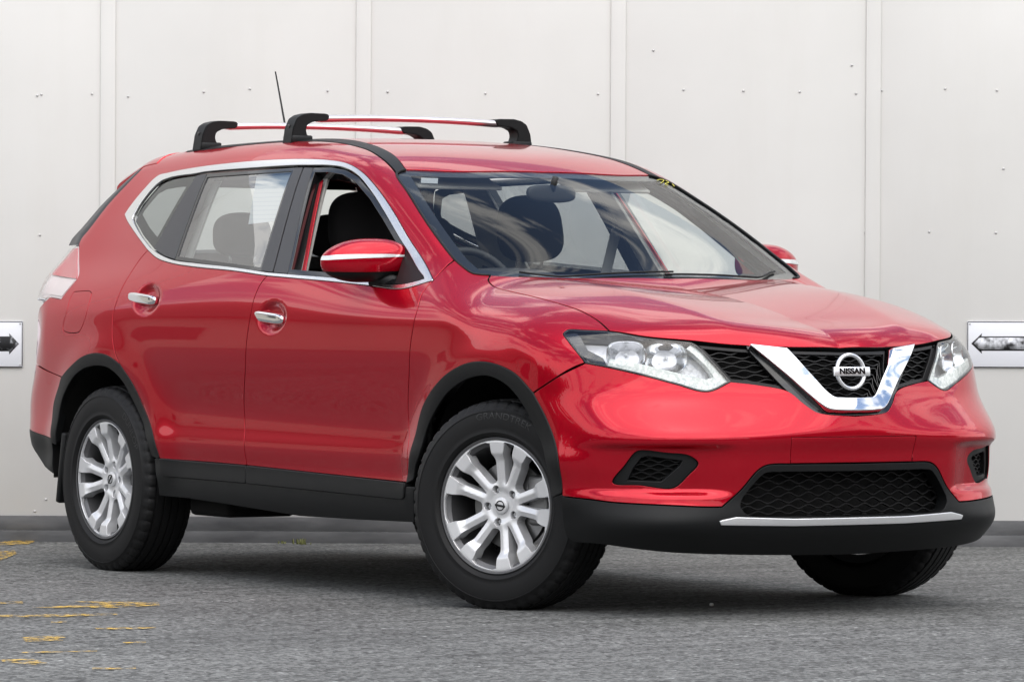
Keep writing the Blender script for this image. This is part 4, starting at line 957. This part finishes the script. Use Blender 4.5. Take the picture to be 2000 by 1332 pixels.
both('door_card',rbox((1.02,.03,.62),(-.98,-.80,.80),.012),DASH,CAR);both('door_card',rbox((.80,.03,.62),(-1.98,-.80,.80),.012),DASH,CAR)
put('cabin_floor',rbox((2.9,1.55,.04),(-1.7,0,.46),.01),DASH,CAR)
put('parcel_shelf',rbox((.6,1.3,.03),(-2.95,0,1.08),.01),DASH,CAR)
put('mirror_inside',cushion((.03,.24,.065),(-.93,0,1.44),Matrix.Rotation(math.radians(10),3,'Z'),p=(4,4,3)).join(tube([(-.90,0,1.50),(-.925,0,1.45)],.012,8)),DASH,CAR)
both('sun_visor',rbox((.16,.36,.014),(-1.10,-.33,1.485),.006,rot=Matrix.Rotation(math.radians(22),3,'Y')),GREYT,CAR)
put('seat_belt',rbox((.004,.045,.55),(-1.56,-.70,1.25),.001,rot=Matrix.Rotation(math.radians(16),3,'X')).mirror(),GREYT,CAR)
# wipers
for y0,y1 in ((-.55,.05),(.0,.58)):
    xs=np.linspace(y0,y1,16);pt=np.stack([np.interp(np.abs(xs),[0,.15,.44,.55,.66],[-.170,-.173,-.190,-.270,-.330])-.030-.02*np.linspace(0,1,16),xs,0*xs],1)
    pt[:,2]=top(pt[:,0],np.abs(xs))+.004
    put('wiper',tube(pt,.004,6),BLK,CAR)
# raised lettering on the visible tyre sidewalls
def tyre_text(word,x,steer,r,mid,size,parent):
    c=bpy.data.curves.new('t','FONT');c.body=word;c.size=size;c.extrude=.0;c.align_x='CENTER';c.align_y='CENTER'
    o=bpy.data.objects.new('t',c);COL.objects.link(o);bpy.context.view_layer.update();me=bpy.data.meshes.new_from_object(o);bpy.data.objects.remove(o);bpy.data.curves.remove(c)
    bm=bmesh.new();bm.from_mesh(me);bmesh.ops.subdivide_edges(bm,edges=bm.edges[:],cuts=1);bm.to_mesh(me);bm.free()
    M_=Matrix.Translation((x,-.72,.352))@Matrix.Rotation(steer,4,'Z')@Matrix.Translation((0,-.0675,0))
    for v in me.vertices:
        rr=r+v.co.y;an=math.radians(mid)-v.co.x*1.25/r
        yy=-float(np.interp(rr,[.266,.288,.308,.322,.333],[.1125,.1135,.1125,.1095,.1055]))-.0012
        v.co=M_@Vector((rr*math.cos(an),yy,rr*math.sin(an)))
    link('tyre_lettering',me,RUBL,parent)
RUBL=mat('raised tyre lettering',(.014,.014,.015),.45)
_wh=[o for o in bpy.data.objects if o.name.startswith('wheel') and o.type=='EMPTY']
tyre_text('GRANDTREK',0,ST,.305,82,.032,bpy.data.objects['wheel']);tyre_text('DUNLOP',-2.705,0,.305,40,.034,bpy.data.objects['wheel.002'])
YCH=mat('yellow chalk pen',(.55,.50,.08),.7);STK=mat('pale window sticker',(.24,.25,.26),.5)
ck=Arr()
for q in ('mark_a','mark_b','mark_c'):
    P_=crom(CURVES[q],.008);ck.join(tube(P_+normal(P_)*.001,.0016,6))
put('chalk_mark',ck,YCH,CAR)
put('window_sticker',panel(closed('sticker',.01,False),WS,off=-.0042,sp=.02,gap=0,fl=0),STK,CAR)
# cabin details: binnacle, vents and centre screen on the dash, door pulls
put('centre_screen',rbox((.03,.22,.13),(-.735,.0,1.06),.008,rot=Matrix.Rotation(math.radians(-12),3,'Y')),BLKG,CAR)
for y_ in (-.62,.62):put('air_vent',rbox((.03,.12,.09),(-.74,y_,1.05),.01),BLK,CAR)
# ================================================================= PAPER, WALL, SIGNS, GROUND
pq=CURVES['paper'];nn=normal(pq);pp=pq-nn*.022
PAPM=mat('printed paper',(.86,.88,.90),.7)
t=PAPM.node_tree;c_=t.nodes.new('ShaderNodeTexCoord');wv=t.nodes.new('ShaderNodeTexWave');wv.bands_direction='Z';wv.inputs['Scale'].default_value=19;n_=t.nodes.new('ShaderNodeTexNoise');n_.inputs['Scale'].default_value=60
r_=t.nodes.new('ShaderNodeValToRGB');r_.color_ramp.elements[0].position=.80;r_.color_ramp.elements[0].color=(.86,.88,.9,1);r_.color_ramp.elements[1].position=.95;r_.color_ramp.elements[1].color=(.74,.77,.82,1)
t.links.new(c_.outputs['Object'],wv.inputs[0]);t.links.new(wv.outputs['Fac'],r_.inputs[0]);t.links.new(r_.outputs[0],t.nodes['Principled BSDF'].inputs['Base Color'])
a=Arr();a.add(np.vstack([pp,pp-nn*.0006]),[(0,1,2,3),(7,6,5,4),(0,4,5,1),(1,5,6,2),(2,6,7,3),(3,7,4,0)])
o=put('paper_sheet',a,PAPM,smooth=False);tag(o,'printed white paper sheet taped inside the rear door window of the red car','paper')
WO=A(-3.73,1.67,0);WD=A(.5465,.8374,0);WD/=np.linalg.norm(WD);WN=A(WD[1],-WD[0],0)   # WN faces the camera
WM=Matrix(((WD[0],-WN[0],0,WO[0]),(WD[1],-WN[1],0,WO[1]),(0,0,1,0),(0,0,0,1)))       # local: x along, -y towards viewer, z up
def W(a):return a.moved(WM)
WALLM=mat('white painted panel',(.70,.70,.685),.55);noise_col(WALLM,(.655,.65,.625),(.715,.71,.685),1.2,.3,.7,6);noise_bump(WALLM,14,.10,.004,6)
t=WALLM.node_tree;_b=t.nodes['Principled BSDF'];_src=_b.inputs['Base Color'].links[0].from_socket
_c=t.nodes.new('ShaderNodeTexCoord');_m=t.nodes.new('ShaderNodeMapping');_m.inputs['Scale'].default_value=(1.6,1.6,.22);_n=t.nodes.new('ShaderNodeTexNoise');_n.inputs['Scale'].default_value=1.6;_n.inputs['Detail'].default_value=8;_n.inputs['Roughness'].default_value=.65
_r=t.nodes.new('ShaderNodeValToRGB');_r.color_ramp.elements[0].position=.30;_r.color_ramp.elements[0].color=(.972,.968,.96,1);_r.color_ramp.elements[1].position=.50;_r.color_ramp.elements[1].color=(1,1,1,1)
_x=t.nodes.new('ShaderNodeMix');_x.data_type='RGBA';_x.blend_type='MULTIPLY';_x.inputs[0].default_value=1
t.links.new(_c.outputs['Object'],_m.inputs[0]);t.links.new(_m.outputs[0],_n.inputs[0]);t.links.new(_n.outputs[0],_r.inputs[0]);t.links.new(_src,_x.inputs[6]);t.links.new(_r.outputs[0],_x.inputs[7]);t.links.new(_x.outputs[2],_b.inputs['Base Color'])
PLM=mat('grey plinth board',(.105,.107,.110),.7);noise_col(PLM,(.07,.072,.075),(.14,.142,.145),9,.3,.7,8,sc=(.5,.5,2))
SCR=mat('screw steel',(.55,.55,.54),.5,.3)
WALL=empty('wall',tuple(WO));tag(WALL,'tall white panel wall with vertical cover strips and dark grey plinth behind the car','wall')
def wput(name,a,m,parent=WALL,auto=None):
    b=W(a);b.v=b.v-WO;return put(name,b,m,parent,auto=auto)
SP=1.106
S0=[-1.7639, -0.6574, 0.4461, 1.5516]
HT=3.4;PZ=0.1111
edges=[S0[0]-SP*k for k in range(3,0,-1)]+list(S0)+[S0[-1]+SP*k for k in range(1,6)]
for i in range(len(edges)-1):
    x0,x1=edges[i],edges[i+1]
    wput('wall_panel',rbox((x1-x0-.004,.03,HT-PZ),((x0+x1)/2,.015,(HT+PZ)/2),.002),WALLM)
for x in edges:
    wput('cover_strip',rbox((.064,.008,HT-PZ-.004),(x,-.0045,(HT+PZ)/2),.002),WALLM)
for i in range(len(edges)-1):
    x0,x1=edges[i]+.27,edges[i+1]+.27
    wput('plinth_board',rbox((x1-x0-.005,.03,PZ*.55),((x0+x1)/2,.002,PZ*.728),.0012),PLM);wput('plinth_board',rbox((x1-x0-.005,.0305,PZ*.45+.02),((x0+x1)/2,.002,PZ*.225-.0115),.0012),PLM)
sc_=cushion((.011,.008,.011),(0,0,0),p=(2,2,2),n=6)
proto=None
for x,z in [(-2.0701, 1.9307), (-2.0524, 1.9353), (-1.8328, 1.9386), (-1.764, 1.9324), (-1.6774, 1.9284), (-1.3492, 1.9501), (-1.1496, 1.9644), (-0.8124, 1.9573), (-0.6571, 1.9537), (-0.5528, 1.9543), (-0.1291, 1.9499), (0.3589, 1.9502), (0.452, 1.964), (0.7293, 1.9699), (0.9888, 1.9668), (1.2329, 1.9637), (1.4769, 1.9583), (1.5434, 1.9698), (1.5878, 1.9722), (1.8628, 1.9803), (2.0869, 1.9749), (-2.0562, 1.3275), (1.4585, 2.0802), (1.5203, 1.3552), (1.7977, 1.3611), (2.0861, 1.3582), (2.1177, 1.6357), (-2.0243, 0.1825), (-2.0729, 0.1312), (0.5975, 2.14)]:
    wput('screw_head',sc_.moved(Matrix.Translation((x,-.001,z))),SCR)
# arrow signs
SIGNM=mat('white sign plate',(.78,.80,.84),.35);INK=mat('worn black print',(.02,.02,.022),.6);noise_col(INK,(.015,.015,.017),(.35,.36,.38),45,.52,.72,6)
INKW=mat('faded black print',(.02,.02,.022),.6);noise_col(INKW,(.03,.03,.032),(.70,.72,.76),30,.35,.60,8)
INKS=mat('black print',(.018,.018,.02),.6)
def sign(cx,cz,w,h,arrow,inner,label):
    S=empty('arrow_sign',tuple(WO));tag(S,label,'sign',group='arrow signs fixed to the wall')
    wput('sign_plate',rbox((w,.004,h),(cx,-.006,cz),.0018),SIGNM,S)
    wput('sign_border',rbox((w-.004,.0006,.0035),(cx,-.0087,cz+h/2-.003),0).join(rbox((w-.004,.0006,.0035),(cx,-.0087,cz-h/2+.003),0)).join(rbox((.0035,.0006,h-.012),(cx-w/2+.003,-.0087,cz),0)).join(rbox((.0035,.0006,h-.012),(cx+w/2-.003,-.0087,cz),0)),INKS,S)
    Mx=Matrix(((1,0,0,0),(0,0,-1,-.0083),(0,1,0,0),(0,0,0,1)))
    wput('arrow',prism(arrow,.0005,Mx),INK if inner is None else INKS,S)
    if inner is not None:wput('arrow_wear',prism(inner,.0004,Matrix.Translation((0,-.0007,0))@Mx),INKW,S)
    for sx in (-1,1):
        for sz in (-1,1):wput('sign_screw',sc_.moved(Matrix.Translation((cx+sx*(w/2-.012),-.009,cz+sz*(h/2-.012)))@Matrix.Diagonal((.7,.7,.7,1))),SCR,S)
sign(-2.3669,0.8535,0.480,0.2019,[(-2.3594, 0.8866), (-2.1864, 0.8875), (-2.1865, 0.9008), (-2.1441, 0.8556), (-2.1861, 0.8099), (-2.1861, 0.8232), (-2.3591, 0.8223)],None,'white arrow sign on the wall left of the car, solid black arrow pointing right')
sign(2.2034,0.8750,0.480,0.2019,[(2.3762, 0.9116), (2.0258, 0.9098), (2.0279, 0.9231), (1.9816, 0.8785), (2.0284, 0.8344), (2.0261, 0.8477), (2.3766, 0.8495)],[(2.3696, 0.906), (2.0347, 0.9043), (2.0147, 0.9019), (1.9927, 0.8785), (2.015, 0.8565), (2.035, 0.8532), (2.3699, 0.855)],'white arrow sign on the wall beside the headlight, faded outlined arrow pointing left')

# ground
ASPH=mat('worn asphalt',(.09,.09,.092),.85)
t=ASPH.node_tree;bs=t.nodes['Principled BSDF'];c_=t.nodes.new('ShaderNodeTexCoord')
n1=t.nodes.new('ShaderNodeTexNoise');n1.inputs['Scale'].default_value=85;n1.inputs['Detail'].default_value=3;n1.inputs['Roughness'].default_value=.7
n2=t.nodes.new('ShaderNodeTexNoise');n2.inputs['Scale'].default_value=.8;n2.inputs['Detail'].default_value=6
vo=t.nodes.new('ShaderNodeTexVoronoi');vo.inputs['Scale'].default_value=62
r1=t.nodes.new('ShaderNodeValToRGB');e_=r1.color_ramp.elements;e_[0].position=.30;e_[0].color=(.019,.0198,.019,1);e_[1].position=.72;e_[1].color=(.136,.139,.135,1)
r2=t.nodes.new('ShaderNodeValToRGB');r2.color_ramp.elements[0].position=.3;r2.color_ramp.elements[0].color=(.68,.68,.68,1);r2.color_ramp.elements[1].position=.7;r2.color_ramp.elements[1].color=(1.08,1.08,1.08,1)
r3=t.nodes.new('ShaderNodeValToRGB');r3.color_ramp.elements[0].position=.0;r3.color_ramp.elements[0].color=(.35,.35,.35,1);r3.color_ramp.elements[1].position=.75;r3.color_ramp.elements[1].color=(2.2,2.2,2.2,1)
m1=t.nodes.new('ShaderNodeMix');m1.data_type='RGBA';m1.blend_type='MULTIPLY';m1.inputs[0].default_value=1
m2=t.nodes.new('ShaderNodeMix');m2.data_type='RGBA';m2.blend_type='MULTIPLY';m2.inputs[0].default_value=1
for q in (n1,n2,vo):t.links.new(c_.outputs['Object'],q.inputs[0])
wn=t.nodes.new('ShaderNodeSeparateColor');t.links.new(vo.outputs['Color'],wn.inputs[0])
t.links.new(n1.outputs[0],r1.inputs[0]);t.links.new(n2.outputs[0],r2.inputs[0]);t.links.new(wn.outputs[0],r3.inputs[0])
t.links.new(r1.outputs[0],m1.inputs[6]);t.links.new(r2.outputs[0],m1.inputs[7]);t.links.new(m1.outputs[2],m2.inputs[6]);t.links.new(r3.outputs[0],m2.inputs[7]);t.links.new(m2.outputs[2],bs.inputs['Base Color'])
_mp=t.nodes.new('ShaderNodeMapping');_mp.inputs['Rotation'].default_value=(0,0,math.radians(33));_mp.inputs['Scale'].default_value=(6,.18,1);_n=t.nodes.new('ShaderNodeTexNoise');_n.inputs['Scale'].default_value=1.3;_n.inputs['Detail'].default_value=5
_r=t.nodes.new('ShaderNodeValToRGB');_r.color_ramp.elements[0].position=.36;_r.color_ramp.elements[0].color=(.74,.74,.74,1);_r.color_ramp.elements[1].position=.56;_r.color_ramp.elements[1].color=(1.05,1.05,1.05,1)
_x=t.nodes.new('ShaderNodeMix');_x.data_type='RGBA';_x.blend_type='MULTIPLY';_x.inputs[0].default_value=1
_v=t.nodes.new('ShaderNodeTexVoronoi');_v.inputs['Scale'].default_value=17;_vr=t.nodes.new('ShaderNodeValToRGB');_vr.color_ramp.elements[0].position=.10;_vr.color_ramp.elements[0].color=(2.3,2.3,2.3,1);_vr.color_ramp.elements[1].position=.17;_vr.color_ramp.elements[1].color=(1,1,1,1)
_y=t.nodes.new('ShaderNodeMix');_y.data_type='RGBA';_y.blend_type='MULTIPLY';_y.inputs[0].default_value=1
t.links.new(c_.outputs['Object'],_mp.inputs[0]);t.links.new(_mp.outputs[0],_n.inputs[0]);t.links.new(_n.outputs[0],_r.inputs[0]);t.links.new(c_.outputs['Object'],_v.inputs[0]);t.links.new(_v.outputs['Distance'],_vr.inputs[0])
t.links.new(m2.outputs[2],_x.inputs[6]);t.links.new(_r.outputs[0],_x.inputs[7]);t.links.new(_x.outputs[2],_y.inputs[6]);t.links.new(_vr.outputs[0],_y.inputs[7]);t.links.new(_y.outputs[2],bs.inputs['Base Color'])
bu=t.nodes.new('ShaderNodeBump');bu.inputs['Strength'].default_value=.6;bu.inputs['Distance'].default_value=.004;t.links.new(n1.outputs[0],bu.inputs['Height']);t.links.new(bu.outputs[0],bs.inputs['Normal'])
g=Arr();g.add([(-400,-400,0),(400,-400,0),(400,400,0),(-400,400,0)],[(0,1,2,3)])
tag(put('ground',g,ASPH,smooth=False),'grey worn asphalt car park',kind='structure')
# worn yellow paint
YEL=mat('worn yellow paint',(.52,.33,.05),.8)
t=YEL.node_tree;b=t.nodes['Principled BSDF'];c_=t.nodes.new('ShaderNodeTexCoord');n_=t.nodes.new('ShaderNodeTexNoise');n_.inputs['Scale'].default_value=22;n_.inputs['Detail'].default_value=8;n_.inputs['Roughness'].default_value=.75
r_=t.nodes.new('ShaderNodeValToRGB');r_.color_ramp.elements[0].position=.48;r_.color_ramp.elements[1].position=.57
t.links.new(c_.outputs['Object'],n_.inputs[0]);t.links.new(n_.outputs[0],r_.inputs[0]);t.links.new(r_.outputs[0],b.inputs['Alpha'])
for i,q in enumerate([[(-1.082, -2.206), (-1.054, -2.092), (-0.952, -2.145), (-0.98, -2.257)], [(-0.971, -1.937), (-0.904, -1.813), (-0.783, -1.709), (-0.633, -1.789), (-0.594, -1.952), (-0.659, -2.132), (-0.741, -2.225), (-0.774, -2.052), (-0.799, -1.92)], [(-0.445, -2.53), (-0.38, -2.299), (-0.339, -2.11), (-0.269, -2.148), (-0.264, -2.36), (-0.352, -2.577)], [(0.276, -2.526), (0.326, -2.333), (0.39, -2.367), (0.344, -2.553)], [(0.542, -2.926), (0.524, -2.766), (0.629, -2.816), (0.676, -2.873), (0.727, -2.873), (0.731, -3.006)], [(1.354, -3.412), (1.361, -3.316), (1.545, -3.355), (1.58, -3.414), (1.429, -3.442)], [(1.76, -3.329), (1.786, -3.204), (1.854, -3.24), (1.811, -3.356)], [(-4.822, -0.279), (-4.996, -0.016), (-4.823, -0.081), (-4.599, -0.234), (-4.585, -0.4)], [(-4.127, -0.634), (-4.165, -0.524), (-3.938, -0.627), (-3.668, -0.81), (-3.345, -1.032)], [(-0.075, -2.497), (-0.074, -2.441), (-0.007, -2.477), (-0.008, -2.532)], [(0.892, -2.759), (0.886, -2.677), (0.945, -2.709), (0.931, -2.78)], [(1.108, -3.219), (1.161, -2.992), (1.199, -3.012), (1.146, -3.238)]]):
    q=np.array(q);a=Arr();n=len(q)
    a.add(np.column_stack([q,np.full(n,.004)]),[tuple(range(n))] if area(q)>0 else [tuple(range(n))[::-1]])
    tag(put('painted_marking',a,YEL,smooth=False),'worn yellow paint on the asphalt',kind='structure')
# small things on the ground
chip=cushion((.016,.012,.010),(0,0,.005),p=(3,3,3),n=6).moved(Matrix.Translation((0.241,-0.104,0)))
tag(put('stone_chip',chip,mat('white stone',(.7,.7,.68),.8)),'small white stone chip on the asphalt in front of the bumper','stone')
WEED=mat('weed blades',(.16,.17,.05),.7)
def weed(x,y,h,n,label):
    a=Arr();rg=np.random.default_rng(int(abs(x)*100))
    for k in range(n):
        th=rg.uniform(0,6.28);l=.55*h*rg.uniform(.5,1);d=A(math.cos(th),math.sin(th),0)*rg.uniform(.2,.8)*l;p=A(x,y,0)+A(*rg.normal(0,.015,2),0);s=A(-math.sin(th),math.cos(th),0)*.003
        a.add([p-s,p+s,p+d*.5+A(0,0,l*.7)+s*.7,p+d*.5+A(0,0,l*.7)-s*.7,p+d+A(0,0,l)],[(0,1,2,3),(3,2,4)])
    tag(put('weed',a,WEED,smooth=False),label,'weed',group='weeds at the foot of the wall')
weed(-4.222,0.803,0.03,10,'tiny dry weed at the wall foot, leftmost of three')
weed(-4.152,0.841,0.05,26,'yellowish weed tuft at the wall foot, bushiest of three')
weed(-4.098,0.848,0.03,10,'tiny weed at the wall foot right of the bushy tuft')

# ================================================================= SURROUNDINGS BEHIND THE CAMERA (seen in the paint, chrome and glass)
LEAF=mat('tree leaves',(.035,.055,.020),.7);noise_col(LEAF,(.015,.028,.010),(.07,.10,.035),3,.35,.65,6)
BRICK=mat('brick wall',(.25,.10,.07),.8);ROOFT=mat('roof tiles',(.10,.06,.05),.8);CREAM=mat('cream render',(.50,.47,.40),.8);DGLASS=mat('dark window',(.02,.025,.03),.1)
def wood(pts,h0,h1):
    v=[];f=[];rg=np.random.default_rng(3)
    for (x,y) in pts:
        for k in range(420):
            th=rg.uniform(0,2*math.pi);H=rg.uniform(h0,h1);z=H*rg.beta(1.6,1.3);r=2.4*math.sin(math.pi*min(max(z/H,.08),.97))**.6*rg.uniform(.55,1.05)
            c=np.array([x+r*math.cos(th),y+r*math.sin(th),z+.3]);a_=rg.normal(size=3);a_/=np.linalg.norm(a_);b_=np.cross(a_,rg.normal(size=3));b_/=np.linalg.norm(b_);s=rg.uniform(.25,.6)
            i=len(v);v+=[c-a_*s,c+b_*s*.7,c+a_*s,c-b_*s*.7];f.append((i,i+1,i+2,i+3))
    return Arr().add(v,f)
ring_pts=[]
for d in np.arange(-168,70,5.5):
    r=31+4*math.sin(d*.7);ring_pts.append((2+r*math.cos(math.radians(d)),-2+r*math.sin(math.radians(d))))
o=put('distant_trees',wood(ring_pts,2.6,5.0),LEAF,smooth=False);tag(o,'line of trees across the car park mirrored in the chrome',kind='stuff')
def house(x,y,rz,w,dp,h,m,label):
    H=empty('house',(x,y,0));H.rotation_euler=(0,0,rz);tag(H,label,'house')
    put('wall',rbox((w,dp,h),(0,0,h/2),.0),m,H,smooth=False)
    bm=bmesh.new();q=[bm.verts.new(p) for p in ((-w/2-.4,-dp/2-.4,h+.01),(w/2+.4,-dp/2-.4,h+.01),(w/2+.4,dp/2+.4,h+.01),(-w/2-.4,dp/2+.4,h+.01),(-w/2-.4,0,h+dp*.32),(w/2+.4,0,h+dp*.32))]
    for t_ in ((0,1,5,4),(2,3,4,5),(0,4,3),(1,2,5),(3,2,1,0)):bm.faces.new([q[i] for i in t_])
    put('roof',from_bm(bm),ROOFT,H,smooth=False)
    for fy in (-1,1):
        for k in (-.3,0,.3):
            put('window',rbox((1.5,.06,1.3),(k*w,fy*(dp/2+.02),h*.55),0),DGLASS,H,smooth=False)
house(22,12,math.radians(-55),13,8,5.2,BRICK,'brick house with a tiled gable roof across the street, mirrored in the headlight')
house(-21,-17,math.radians(-50),16,8,3.4,CREAM,'cream house with a tiled roof beyond the car park, mirrored in the doors')
